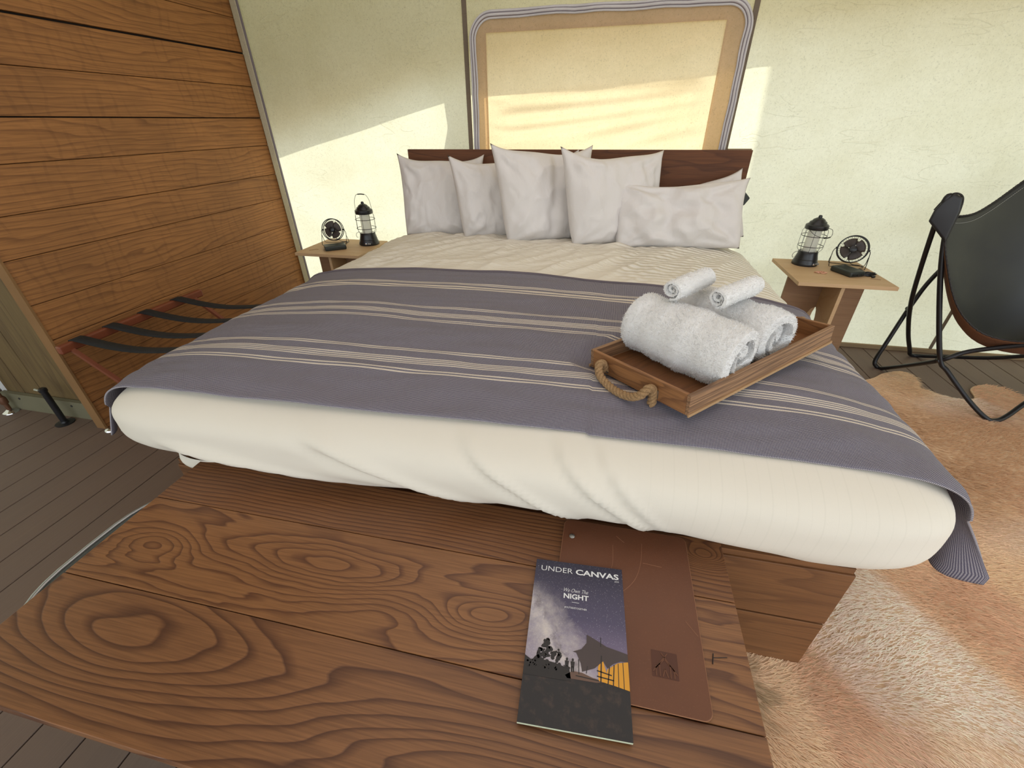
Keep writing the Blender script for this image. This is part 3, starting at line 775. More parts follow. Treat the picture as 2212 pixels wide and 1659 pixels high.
cloud = g.mix(g.noise(uvc, 9, 7, .7), C(255, 244, 222), C(104, 98, 150))
c = g.mix(g.math('MULTIPLY', band, .95), sky, cloud)
rift = g.math('SUBTRACT', 1, g.math('MULTIPLY', g.math('ABSOLUTE', g.math('SUBTRACT', ctr, .80)), 14))
rift = g.math('MULTIPLY', g.math('MULTIPLY', g.ramp(rift, [(0, (0,)*3), (1, (1,)*3)]), band), g.ramp(g.noise(uvc, 7, 4), [(.35, (0,)*3), (.6, (1,)*3)]))
c = g.mix(g.math('MULTIPLY', rift, .8), c, C(62, 48, 62))
vo = g.node('TexVoronoi', Vector=uvc, Scale=90.0).outputs['Distance']
stars = g.math('MULTIPLY', g.ramp(vo, [(.08, (1,)*3), (.2, (0,)*3)]), g.ramp(g.noise(uvc, 40, 1), [(.44, (0,)*3), (.6, (1,)*3)]))
c = g.mix(g.math('MULTIPLY', stars, .8), c, (.9, .92, 1))
gn = g.math('ADD', V, g.math('MULTIPLY', g.math('SUBTRACT', g.noise(uvc, 12, 4), .5), .03))
ground_ = g.mix(g.ramp(g.noise(uvc, 8, 5, .65), [(.5, (0,)*3), (.8, (1,)*3)]), C(20, 19, 23), C(70, 52, 44))
c = g.mix(g.ramp(gn, [(.262, (1,)*3), (.270, (0,)*3)]), c, ground_)
M['cover'] = g.fin(c, .32)
M['ink_white'] = plain('ink_white', (.86, .87, .88), .4)
M['ink_dark'] = plain('ink_dark', C(30, 27, 28), .4)
M['ink_roof'] = plain('ink_roof', C(70, 58, 58), .4)
M['ink_glow'] = plain('ink_yellow', C(226, 158, 40), .4)
M['ink_soil'] = plain('ink_soil', C(104, 78, 66), .4)
BW, BH, BT = .186, .309, .0062
xa = Vector((.183, .004-.0)).normalized()
BK = Matrix(((1, .060, 0, -.0645), (.0, 1, 0, .297), (0, 0, 1, BZT+.0005), (0, 0, 0, 1)))
book = empty('booklet', (0, 0, 0)); ang = math.radians(3.2)
book.matrix_world = Matrix.Translation((-.0640, .2975, BZT+.0045)) @ Matrix.Rotation(ang, 4, 'Z') @ Matrix.Rotation(math.radians(.0), 4, 'X')
tag(book, 'booklet with starry night sky and lit tent on its cover, partly on the leather folder', 'booklet')
book.location.z = BZT+.0076
bz0 = .0
# the lower left rests on the bench: the pages are drawn thicker there
mb = MB(); mb.box(0, BW, 0, BH, bz0, bz0+BT-.0006); mb.build('pages', M['page'], book, bevel=.0004)
mb = MB(); mb.grid(lambda i, j: (BW*i/8, BH*j/12, bz0+BT-.0004), 9, 13, uv=lambda i, j: (i/8, j/12)); mb.build('front_cover', M['cover'], book)
PZ = bz0+BT-.0001
def poly(mb, pts, z=PZ): mb.add([(x*BW, y*BH, z) for x, y in pts], [tuple(range(len(pts)))])
mb = MB(); rs = random.Random(4)
mb = MB()
def blob(u, v, r, z=PZ):
    k = 9; mb.add([((u+r*math.cos(2*PI*i/k)*rs.uniform(.8, 1.2))*BW, v*BH+r*BW*math.sin(2*PI*i/k)*rs.uniform(.8, 1.2), z) for i in range(k)], [tuple(range(k))])
poly(mb, [(0, .235), (.46, .235), (.44, .30), (.30, .32), (.16, .33), (.06, .32), (0, .34)])
for i in range(150):
    u = rs.uniform(.08, .42); cx_ = rs.choice((.17, .22, .30, .12)); u = rs.gauss(cx_, .045); v = .28+rs.random()**.8*(.165*math.exp(-((u-.20)/.09)**2)+.10*math.exp(-((u-.34)/.05)**2))
    if .0 < u < .48: blob(u, v, rs.uniform(.008, .024), PZ+.00001*(i % 7))
for i in range(40): blob(rs.uniform(.015, .44), rs.uniform(.28, .315), rs.uniform(.006, .014), PZ+.00001*(i % 7))
mb.build('printed_trees', M['ink_dark'], book)
mb = MB(); poly(mb, [(.40, .265), (.47, .292), (.56, .290), (.66, .272), (.80, .262), (.70, .25), (.42, .25)]); mb.build('printed_bank', M['ink_soil'], book)
mb = MB(); poly(mb, [(.715, .262), (.71, .33), (.735, .385), (.76, .375), (.79, .31), (.80, .33), (.90, .372), (1, .387), (1, .235), (.86, .25)], PZ+.00005); mb.build('printed_glow', M['ink_glow'], book)
mb = MB()
mb.add([(x*BW, y*BH, PZ+.0001) for x, y in [(.60, .510), (.64, .500), (.80, .455), (1, .430), (1, .386), (.93, .384), (.86, .365), (.80, .335), (.76, .37), (.68, .325), (.56, .295), (.545, .34), (.50, .395), (.465, .398), (.55, .42), (.60, .46)]], [tuple(range(15, -1, -1))[::-1]])
mb.build('printed_roof', M['ink_roof'], book)
mb = MB()
def pbar(a, b, w, z=PZ+.00015):
    p, q_ = Vector((a[0]*BW, a[1]*BH)), Vector((b[0]*BW, b[1]*BH)); d = (q_-p); nn = Vector((-d.y, d.x)).normalized()*w/2
    mb.add([(p.x+nn.x, p.y+nn.y, z), (p.x-nn.x, p.y-nn.y, z), (q_.x-nn.x, q_.y-nn.y, z), (q_.x+nn.x, q_.y+nn.y, z)], [(0, 1, 2, 3)])
for a, b, w in (((.735, .24), (.745, .40), .0022), ((.74, .45), (.742, .505), .0014), ((.80, .24), (.82, .345), .0018), ((.85, .24), (.865, .36), .0018), ((.90, .235), (.905, .37), .0012), ((.95, .235), (.95, .38), .0012), ((.53, .28), (.525, .36), .0014), ((.70, .315), (.84, .30), .002), ((.70, .285), (.86, .275), .002), ((.60, .29), (.61, .33), .0012), ((.50, .27), (.72, .262), .0016)): pbar(a, b, w)
mb.build('printed_posts', M['ink_dark'], book)
mb = MB()
for cx in (.412, .468):
    z = PZ+.0002
    mb.add([((cx+.011*math.cos(2*PI*k/10))*BW, .351*BH+.011*BW*math.sin(2*PI*k/10)*1.3, z) for k in range(10)], [tuple(range(10))])
    poly(mb, [(cx-.020, .342), (cx-.015, .312), (cx+.015, .312), (cx+.020, .342)], z)
    for s in (-1, 1): poly(mb, [(cx+s*.009-.006, .285), (cx+s*.009+.006, .285), (cx+s*.008+.008, .314), (cx+s*.008-.008, .314)], z)
mb.build('printed_figures', M['ink_dark'], book)
def text(s, x, y, size, w=None, bold=0, shear=0, name='lettering', sx=1):
    cu = bpy.data.curves.new(name, 'FONT'); cu.body = s; cu.size = size; cu.offset = bold; cu.shear = shear; cu.resolution_u = 3
    o = bpy.data.objects.new(name, cu); col.objects.link(o); bpy.context.view_layer.update()
    dg = bpy.context.evaluated_depsgraph_get(); me = bpy.data.meshes.new_from_object(o.evaluated_get(dg))
    bpy.data.objects.remove(o); me.materials.clear(); me.materials.append(M['ink_white'])
    xs_ = [v_.co.x for v_ in me.vertices]; ww = max(xs_)-min(xs_); k = (w/ww if w else 1); x_0 = min(xs_)
    for v_ in me.vertices: v_.co.x = (v_.co.x-x_0)*k
    ob = bpy.data.objects.new(name, me); put(ob, book); ob.location = (x, y, PZ+.0003); return ob
text('UNDER', .0125, .2825, .0175, .068, -.0001)
text('CANVAS', .0870, .2825, .0175, .091, .00045)
text('2025', .169, .2760, .0045, .009)
text('We Own The', .0640, .2395, .0125, .050, -.00012, .45)
text('NIGHT', .0640, .2255, .0150, .051, .0004)
text('#OUTSIDETOGETHER', .0665, .2045, .0052, .045)
mb = MB(); poly(mb, [(.435, .705), (.515, .705), (.515, .7075), (.435, .7075)], PZ+.0003); mb.build('rule', M['ink_white'], book)

# ------------------------------------------------------------------ tray with towels
TW_, TL, TH, TT = .324, .606, .053, .010
RT = Matrix.Rotation(math.radians(44.365), 4, 'Z') @ Matrix.Rotation(-.071, 4, 'X') @ Matrix.Rotation(-.031, 4, 'Y')
tray = empty('serving_tray', (0, 0, 0)); tray.matrix_world = Matrix.Translation((.216, .836, .735)) @ RT
tag(tray, 'rectangular wooden tray with rope handles set slantwise on the throw', 'tray')
box('long_side', M['tray'], 0, TL, 0, TT, 0, TH, tray, .0015); box('long_side', M['tray'], 0, TL, TW_-TT, TW_, 0, TH, tray, .0015)
M['tray_y'] = wood('tray_wood_short', C(160, 110, 66), C(92, 56, 34), 1, rings=12, across=12, along=1.4, rough=.55, lines=.6)
box('short_side', M['tray_y'], -.0, TT, TT, TW_-TT, 0, TH, tray, .0015); box('short_side', M['tray_y'], TL-TT, TL, TT, TW_-TT, 0, TH, tray, .0015)
box('tray_bottom', M['tray_in'], TT*.5, TL-TT*.5, TT*.5, TW_-TT*.5, .004, .011, tray)
# thin pale edging along the foot of the tray
for y0, y1 in ((-.0035, .0), (TW_, TW_+.0035)): box('edge_moulding', M['ply_edge'], -.0035, TL+.0035, y0, y1, .0, .007, tray)
g = G('jute_rope')
w = g.noise(g.coord('Object', (1, 1, 1)), 300, 3); M['rope'] = g.fin(g.mix(w, C(184, 150, 108), C(108, 80, 52)), .95, g.bump(w, .8, .002))
def rope(path, r, turns, par, name='rope_handle'):
    P = spline(path, 14); mb = MB(); L = sum((b-a).length for a, b in zip(P[:-1], P[1:]))
    for s in range(3):
        acc = 0; pts = []; u = None
        for i, p in enumerate(P):
            T = (P[min(i+1, len(P)-1)]-P[max(i-1, 0)]).normalized()
            u = T.orthogonal().normalized() if u is None else (u-T*u.dot(T)).normalized()
            w_ = T.cross(u); a = 2*PI*(s/3+turns*acc/L)
            pts.append(p+(u*math.cos(a)+w_*math.sin(a))*r*.54)
            if i < len(P)-1: acc += (P[i+1]-p).length
        mb.tube(pts, r*.50, 7)
    return mb.build(name, M['rope'], par, smooth=180)
for xe, sg in ((0, -1), (TL, 1)):
    rp = rope([(xe+sg*.006, .262, .012), (xe+sg*.010, .262, .034), (xe+sg*.030, .258, .040), (xe+sg*.046, .235, .022), (xe+sg*.048, .19, .006), (xe+sg*.046, .14, .006), (xe+sg*.040, .108, .020), (xe+sg*.024, .098, .036), (xe+sg*.010, .096, .030), (xe+sg*.008, .096, .0), (xe+sg*.009, .098, -.012)], .0108, 9, tray)
    for y in (.255, .086):
        mb = MB(); mb.box(xe+sg*.0005-.001, xe+sg*.0005+.001, y-.0, y+.020, .006, .028); pl = mb.build('handle_plate', M['nickel'], rp)
        MB().lathe([(.0032, 0), (.0032, .0012), (0, .0018)], 10, Matrix.Translation((xe+sg*.0015, y+.010, .018)) @ Matrix.Rotation(sg*PI/2, 4, 'Y')).build('plate_screw', M['screw'], pl)

g = G('terry_towel')
n1 = g.noise(g.coord('Object'), 330, 3, .7); n2 = g.noise(g.coord('Object'), 110, 3, .7)
M['terry'] = g.fin(g.mix(n2, (.94, .935, .93), (.86, .85, .84)), .95, g.bump(g.math('ADD', n1, n2), .8, .004))
def roll(name, L, R, turns, par_m, lab, seed, squash=.92, fuzz=.0009, nl=60, core=.10, loop=0, group=None):
    """a rolled towel: spiral sheet with thickness; axis along local X"""
    o = empty(name, (0, 0, 0)); 
    th0 = R*(1-core)/turns*.5
    n = int(turns*44); pitch = R*(1-core)/turns
    sec_o, sec_i = [], []
    for k in range(n+1):
        a = 2*PI*turns*k/n; r = R*core+pitch*turns*k/n
        wob = 1+.045*math.sin(a*1.7+seed)+.03*math.sin(a*.63+seed*2)
        e = pitch*.34
        sec_o.append(((r*wob+e)*math.cos(a+2.2), (r*wob+e)*math.sin(a+2.2)*squash)); sec_i.append(((r*wob-e*.84)*math.cos(a+2.2), (r*wob-e*.84)*math.sin(a+2.2)*squash))
    sec = sec_o+sec_i[::-1]; ns = len(sec); mb = MB()
    def P(i, j):
        i = i % ns; x = -L/2+L*j/(nl-1); y, z = sec[i]
        rr_ = math.hypot(y, z)/R; a = math.atan2(z, y)
        x += (.006*math.sin(a+seed)+.018*(1-rr_))*math.copysign(1, x)*(abs(x)/(L/2))**6*L/.25*(-1 if rr_ < .5 else 1)*.6
        f = fuzz*(fn((x*60, y*60, z*60), 3, seed)+.6*fn((x*20, y*20, z*20), 3, seed))
        sag = 1+.03*math.sin(x*9/L+seed)+.02*math.sin(x*23/L)
        rnd = 1-.05*max(0, (abs(x)-L*.42)/(L*.08))**2*rr_
        return (x, (y*(1+f/R*2))*sag*rnd, (z*(1+f/R*2))*sag*rnd)
    b = mb.add([P(i, j) for j in range(nl) for i in range(ns)], [])
    for j in range(nl-1):
        for i in range(ns): mb.f.append((j*ns+i, (j)*ns+(i+1) % ns, (j+1)*ns+(i+1) % ns, (j+1)*ns+i))
    # cap both ends as strips between outer and inner spiral
    for j in (0, nl-1):
        for k in range(n):
            f = (j*ns+k, j*ns+k+1, j*ns+(ns-1-(k+1)), j*ns+(ns-1-k)); mb.f.append(f if j else f[::-1])
    me = mb.build(name, M['terry'], None, smooth=60)
    bpy.data.objects.remove(o)
    me.matrix_world = par_m; tag(me, lab, 'towel', group); add_pile(me, 42000 if L > .2 else 9000, .0042 if L > .2 else .0026); return me
def add_pile(o, n, ln):
    m_ = o.data; m_.calc_loop_triangles(); nt = len(m_.loop_triangles); tv = np.empty(nt*3, np.int32); m_.loop_triangles.foreach_get('vertices', tv); tv = tv.reshape(-1, 3)
    co = np.empty(len(m_.vertices)*3, np.float32); m_.vertices.foreach_get('co', co); co = co.reshape(-1, 3)
    A, B, C_ = co[tv[:, 0]], co[tv[:, 1]], co[tv[:, 2]]; cr = np.cross(B-A, C_-A); ar = np.linalg.norm(cr, axis=1); nr = cr/np.maximum(ar[:, None], 1e-12)
    rg = np.random.default_rng(5); ix = rg.choice(nt, n, p=ar/ar.sum()); u, v = rg.random(n), rg.random(n); f = u+v > 1; u[f], v[f] = 1-u[f], 1-v[f]
    p = A[ix]+(B-A)[ix]*u[:, None]+(C_-A)[ix]*v[:, None]; nn = nr[ix]; d = nn+rg.normal(0, .75, (n, 3)); d /= np.linalg.norm(d, axis=1)[:, None]
    t = np.cross(nn, rg.normal(0, 1, (n, 3))); t /= np.maximum(np.linalg.norm(t, axis=1)[:, None], 1e-9); w = .0006
    L_ = ln*(.5+.8*rg.random(n))[:, None]
    V = np.stack([p-t*w, p+t*w, p+d*L_+t*w*.8, p+d*L_-t*w*.8], 1).reshape(-1, 3)
    me2 = bpy.data.meshes.new('pile'); me2.vertices.add(n*4); me2.loops.add(n*4); me2.polygons.add(n)
    me2.vertices.foreach_set('co', V.ravel().astype(np.float32)); me2.loops.foreach_set('vertex_index', np.arange(n*4, dtype=np.int32)); me2.polygons.foreach_set('loop_start', np.arange(n, dtype=np.int32)*4)
    me2.update(calc_edges=True); me2.materials.append(M['terry']); ob = bpy.data.objects.new('pile', me2); put(ob, o); ob['kind'] = 'stuff'
def on_tray(x, y, h): return tray.matrix_world @ Vector((x, y, h))
ta = 44.365
def tw(x, y, h, yaw, L, R, turns, lab, seed, grp=None, pitch=0, spin=0, **kw):
    p = on_tray(x, y, h)
    mm = Matrix.Translation(p) @ Matrix.Rotation(math.radians(yaw), 4, 'Z') @ Matrix.Rotation(math.radians(pitch), 4, 'Y') @ Matrix.Rotation(math.radians(spin), 4, 'X')
    return roll('rolled_towel', L, R, turns, mm, lab, seed, group=grp, **kw)
tw(.190, .164, .012+.077, -43, .300, .084, 1.9, 'large white bath towel rolled up, in front on the tray', 1.3, 'rolled towels on the tray', spin=185)
tw(.374, .168, .012+.071, -46, .285, .077, 1.9, 'large white bath towel rolled up, behind the front one on the tray', 4.1, 'rolled towels on the tray', spin=172)
def tws(p, yaw, pitch, lab, seed):
    mm = Matrix.Translation(p) @ Matrix.Rotation(math.radians(yaw), 4, 'Z') @ Matrix.Rotation(math.radians(pitch), 4, 'Y')
    roll('rolled_towel', .165, .027, 2.4, mm, lab, seed, group='rolled towels on the tray', nl=24, fuzz=.001)
tws((.228, 1.195, .926), 50, -2, 'small white washcloth roll on top, the left one of two', 2.2)
tws((.342, 1.172, .918), 46, -2, 'small white washcloth roll on top, the right one of two', 5.2)
# ================================================================== nightstands
NZ = .56
def nightstand(x0, x1, y0, y1, lab):
    o = empty('nightstand', ((x0+x1)/2, (y0+y1)/2, 0), label=lab, cat='side table', group='plywood nightstands either side of the bed')
    w, d = x1-x0, y1-y0
    box('table_top', M['ply'], -w/2, w/2, -d/2, d/2, NZ-.019, NZ, o, .0015)
    def panel(name, W, mt, R):
        # two legs joined by a deep upper web, an arch cut out below
        P = [(-W/2, 0), (-W/2, NZ-.0195), (W/2, NZ-.0195), (W/2, 0), (.075, 0), (.045, .30), (.028, .34), (0, .355), (-.028, .34), (-.045, .30), (-.075, 0)]
        mb = MB(); mb.prism(P[::-1], .018, Matrix.Translation((0, 0, 0)) @ R @ Matrix(((1, 0, 0, 0), (0, 0, -1, .009), (0, 1, 0, 0), (0, 0, 0, 1))))
        return mb.build(name, mt, o, bevel=.001)
    panel('cross_panel', w-.06, M['ply_shaded'], Matrix.Identity(4))
    for s in (-1, 1):
        W = d-.06; P = [(s*.010, NZ-.0195), (s*W/2, NZ-.0195), (s*W/2, 0), (s*.075, 0), (s*.045, .30), (s*.028, .34), (s*.010, .355)]
        if s > 0: P = P[::-1]
        mb = MB(); mb.prism(P, .018, Matrix.Rotation(PI/2, 4, 'Z') @ Matrix(((1, 0, 0, 0), (0, 0, -1, .009), (0, 1, 0, 0), (0, 0, 0, 1)))); mb.build('cross_panel', M['ply'], o, bevel=.001)
    return o
nsr = nightstand(1.012, 1.478, 2.475, 2.945, 'pale plywood nightstand on crossed panels, right of the bed')
nsl = nightstand(-2.045, -1.575, 2.525, 2.945, 'pale plywood nightstand on crossed panels, left of the bed by the plank wall')

# ------------------------------------------------------------------ lanterns
g = G('frosted_glass')
g.b.inputs['Transmission Weight'].default_value = .0
d = g.node('BsdfDiffuse', Color=(.92, .92, .88)); t = g.node('BsdfTranslucent', Color=(.95, .95, .9)); x = g.n.new('ShaderNodeMixShader'); x.inputs[0].default_value = .6
g.t.links.new(d.outputs[0], x.inputs[1]); g.t.links.new(t.outputs[0], x.inputs[2]); g.t.links.new(x.outputs[0], g.out.inputs[0]); M['frost'] = g.m
g = G('clear_glass'); g.fin((.97, .98, .97), .04, None); g.b.inputs['Transmission Weight'].default_value = 1; g.b.inputs['IOR'].default_value = 1.05; g.b.inputs['Alpha'].default_value = .35; M['glass'] = g.m
def lantern(loc, rot, lab, up):
    o = empty('camping_lantern', loc, (0, 0, rot), label=lab, cat='lantern', group='black wire-cage lanterns')
    MB().lathe([(.060, 0), (.062, .006), (.060, .016), (.054, .030), (.052, .042), (.048, .056), (.046, .070), (.044, .072), (0, .072)], 36).build('base', M['black'], o, smooth=40)
    MB().lathe([(.0535, .030), (.0550, .033), (.0535, .036)], 36).build('base_band', M['black'], o, smooth=60)
    MB().lathe([(.006, 0), (.006, .004), (0, .005)], 12, Matrix.Translation((.010, -.0575, .014)) @ Matrix.Rotation(PI/2, 4, 'X')).build('knob', M['chrome'], o)
    box('port', M['steel'], .02, .040, -.0575, -.0545, .012, .019, o)
    MB().lathe([(.030, .072), (.030, .178)], 30).build('diffuser', M['frost'], o, smooth=40)
    MB().lathe([(.040, .073), (.043, .085), (.043, .165), (.038, .184)], 30).build('glass_globe', M['glass'], o, smooth=40)
    MB().lathe([(.046, .182), (.052, .184), (.054, .190), (.053, .204), (.048, .208), (.046, .206), (.040, .214), (.039, .219), (.036, .222), (.033, .221), (.026, .232), (.014, .239), (.009, .240), (.009, .247), (.006, .252), (0, .253)], 36).build('lid', M['black'], o, smooth=35)
    mb = MB()
    for k in range(8):
        a = 2*PI*k/8+.2; R = lambda r, z: (r*math.cos(a), r*math.sin(a), z)
        mb.tube(spline([R(.046, .070), R(.055, .082), R(.058, .095), R(.058, .165), R(.056, .178), R(.050, .188)], 4), .0010, 5)
    for z in (.100, .152):
        mb.tube([(.0585*math.cos(2*PI*k/36), .0585*math.sin(2*PI*k/36), z) for k in range(36)], .0016, 6, closed=True)
    mb.build('wire_cage', M['black_metal'], o, smooth=60)
    MB().tube(spline([(-.055, 0, .072), (-.074, 0, .066), (-.082, 0, .052), (-.078, 0, .040), (-.070, 0, .040)], 5), .0012, 5).build('side_hook', M['black_metal'], o)
    if up:
        P = [(-.052, 0, .196), (-.054, 0, .225), (-.048, 0, .262), (-.030, 0, .290), (0, 0, .294), (.030, 0, .290), (.048, 0, .262), (.054, 0, .225), (.052, 0, .196)]
        G2 = [(-.022, 0, .2925), (0, 0, .2940), (.022, 0, .2925)]
    else:
        P = [(.030, -.045, .196), (.052, -.048, .188), (.062, -.046, .165), (.050, -.052, .152), (.015, -.062, .150), (-.03, -.056, .162), (-.050, -.035, .180), (-.052, -.008, .196)]
        G2 = [(.052, -.0515, .1525), (.035, -.057, .150), (.015, -.062, .150)]
    h = MB().tube(spline(P, 6), .0012, 5).build('bail_handle', M['black_metal'], o, smooth=60)
    MB().tube(spline(G2, 5), .0032, 8).build('grip', M['black'], h, smooth=60)
    return o
l1 = lantern((1.155, 2.842, NZ), .25, 'black wire-cage lantern with lowered handle on the right-hand nightstand', False); l1.scale = (1.09,)*3
l2 = lantern((-1.66, 2.835, NZ), 0, 'black wire-cage lantern with raised handle on the left-hand nightstand', True); l2.scale = (1.12,)*3

# ------------------------------------------------------------------ fans
def fan(loc, rot, tilt, lab, sc_=1.0):
    o = empty('desk_fan', loc, (0, 0, rot), label=lab, cat='fan', group='small black wire desk fans')
    Z = .090; R = .066
    T = Matrix.Translation((0, 0, Z)) @ Matrix.Rotation(-tilt, 4, 'X')   # disc faces -Y
    def pt(r, a, y): return T @ Vector((r*math.cos(a), y, r*math.sin(a)))
    mb = MB()
    for r, y, w in ((R, -.012, .0028), (R, .012, .0026)):
        mb.tube([pt(r, 2*PI*k/48, y) for k in range(48)], w, 6, closed=True)
    mb.build('rim', M['black_metal'], o, smooth=60)
    mb = MB()
    for k in range(44):
        a = 2*PI*k/44; mb.tube([pt(.014, a, -.020), pt(.030, a+.02, -.0215), pt(.050, a+.05, -.019), pt(R, a+.07, -.012)], .00055, 4, cap=False)
    for k in range(30):
        a = 2*PI*k/30; mb.tube([pt(.014, a, .022), pt(.05, a, .020), pt(R, a, .012)], .0006, 4, cap=False)
    mb.build('wire_guard', M['black_metal'], o)
    Tc = T @ Matrix.Rotation(PI/2, 4, 'X')
    MB().lathe([(.0165, .018), (.0165, .022), (.014, .0235), (0, .024)], 24, Tc).build('badge', M['black'], o, smooth=40)
    MB().lathe([(.014, -.026), (.016, -.02), (.016, .004), (.013, .012), (0, .013)], 20, Tc).build('motor', M['black'], o, smooth=40)
    for k in range(4):
        a0 = PI/2*k+.5
        def B(i, j):
            r = .012+.042*j/6; a = a0+(i/6-.5)*(.7+1.0*math.sin(PI*min(1, .15+j/6)*.8)); return pt(r, a, -.002-.010*(i/6-.5))
        b = MB().grid(B, 7, 7).build('blade', M['blade'], o, smooth=180)
        md = b.modifiers.new('solid', 'SOLIDIFY'); md.thickness = .0012
    mb = MB()
    for s in (-1, 1):
        mb.tube(spline([(s*(R+.002), 0, Z), (s*(R+.010), -.002, Z-.006), (s*(R+.014), .0, Z-.030), (s*(R+.012), -.030, .004), (s*(R-.004), -.036, .0025), (s*.02, -.020, .0025)], 6), .0018, 6)
        mb.tube(spline([(s*(R+.013), .0, Z-.034), (s*(R+.014), .024, .012), (s*(R+.002), .038, .0025), (s*.02, .036, .0025)], 6), .0016, 6)
        mb.lathe([(.005, -.004), (.006, 0), (.005, .005)], 12, Matrix.Translation((s*(R+.003), 0, Z)) @ Matrix.Rotation(PI/2, 4, 'Y'))
    mb.tube([(-.02, -.020, .0025), (.02, -.020, .0025)], .0018, 6); mb.tube([(-.02, .036, .0025), (.02, .036, .0025)], .0016, 6)
    mb.build('wire_stand', M['black_metal'], o, smooth=60)
    MB().tube(spline([(0, .012, Z-.05), (.01, .03, .02), (.03, .045, .004), (.06, .045, .003), (.075, .01, .003), (.055, -.02, .003)], 6), .0016, 6).build('cable', M['black'], o, smooth=60)
    o.scale = (sc_,)*3
    return o
M['blade'] = plain('smoky_fan_blade', C(78, 66, 58), .4)
fan((1.372, 2.83, NZ), -.32, .30, 'small black desk fan on the right-hand nightstand', 1.10)
fan((-1.905, 2.80, NZ), .22, .25, 'small black desk fan on the left-hand nightstand', 1.08)

def rbox(name, mt, w, d, h, par=None, bev=.004, loc=None, rot=None):
    return MB().box(-w/2, w/2, -d/2, d/2, 0, h).build(name, mt, par, bevel=bev, seg=4, loc=loc, rot=rot, smooth=35)
def bank(loc, rz, lab):
    o = rbox('power_bank', M['dark_plastic'], .092, .140, .030, None, .009, loc, (0, 0, rz)); tag(o, lab, 'power bank', 'dark power banks')
    for x in (-.025, 0, .025): box('port', M['black'], x-.007, x+.007, -.0762, -.0748, .008, .0145, o)
    return o
bank((1.318, 2.685, NZ), math.radians(22), 'dark rounded power bank in front of the fan, right-hand nightstand')
bank((-1.825, 2.665, NZ), math.radians(-52), 'dark rounded power bank on the left-hand nightstand')
mb = MB()
rs = random.Random(3)
for k in range(5):
    c0 = Vector((1.395+.008*k, 2.655+.004*k, NZ+.006+.004*(k % 3))); mb.tube(spline([c0+Vector((.030*math.cos(a)+.004*rs.random(), .018*math.sin(a)+.004*rs.random(), .003*math.sin(a*2+k))) for a in [2*PI*i/9 for i in range(9)]], 4), .0028, 6)
mb.tube(spline([(1.42, 2.645, NZ+.004), (1.43, 2.628, NZ+.006), (1.415, 2.622, NZ+.004)], 5), .005, 8)
tag(mb.build('coiled_cable', M['black'], None, smooth=60), 'coiled black charging cable beside the power bank', 'cable')
mb = MB()
for k in range(4):
    mb.tube(spline([(1.165+.012*k+.012*math.cos(a), 2.668+.006*math.sin(k*2)+.010*math.sin(a), NZ+.005+.003*math.sin(a*2+k)) for a in [2*PI*i/8 for i in range(9)]], 4), .0026, 6)
tag(mb.build('hair_tie', M['pink'], None, smooth=60), 'small crumpled pinkish tie in front of the right-hand lantern', 'hair tie')
for P_, lab in (([(1.40, 2.60, NZ+.001), (1.425, 2.596, NZ+.001), (1.445, 2.590, NZ+.001)], 'thin brown sliver near the front edge of the right-hand nightstand'), ([(-1.985, 2.60, NZ+.001), (-1.955, 2.625, NZ+.001), (-1.935, 2.632, NZ+.001)], 'thin brown sliver on the left-hand nightstand')):
    tag(MB().tube(P_, .0011, 5).build('sliver', M['ply_shaded'], None), lab, 'twig')

# ------------------------------------------------------------------ luggage rack against the plank wall
rk = empty('luggage_rack', (-2.10, 1.58, 0), label='folding red-brown luggage rack with black webbing straps, between the plank wall and bed', cat='luggage rack')
IR = Matrix.Translation((2.10, -1.58, 0))
RZ = .485
for x in (-2.285, -1.72):
    child(MB().box(x-.014, x+.014, 1.20, 1.96, RZ-.040, RZ).build('rail', M['redwood'], bevel=.008, seg=3), rk, IR)
for y in (1.285, 1.435, 1.61, 1.80):
    P = [(-2.302, RZ-.04), (-2.303, RZ-.005), (-2.297, RZ+.003), (-2.272, RZ+.004)]+[(-2.26+.53*k/10, RZ+.002-.025*math.sin(PI*k/10)) for k in range(11)]+[(-1.705, RZ+.004), (-1.702, RZ-.03)]
    mb = MB(); mb.grid(lambda i, j: (P[i][0], y-.026+.052*j/2, P[i][1]), len(P), 3)
    s = mb.build('strap', M['strap'], smooth=180); md = s.modifiers.new('s', 'SOLIDIFY'); md.thickness = .003; child(s, rk, IR)
for y in (1.245, 1.90):
    for xa_, xb_, dy in ((-2.285, -1.74, 0), (-1.72, -2.262, .024)):
        a = Vector((xa_, y+dy, RZ-.03)); b = Vector((xb_, y+dy, .006)); d = (b-a).normalized()
        child(MB().tube([a, b], .0125, 4).build('leg', M['redwood'], bevel=.001), rk, IR)
for x, z in ((-1.99, .15), (-2.15, .15)):
    child(MB().tube([(x, 1.245, z), (x, 1.92, z)], .009, 10).build('stretcher', M['redwood'], smooth=40), rk, IR)

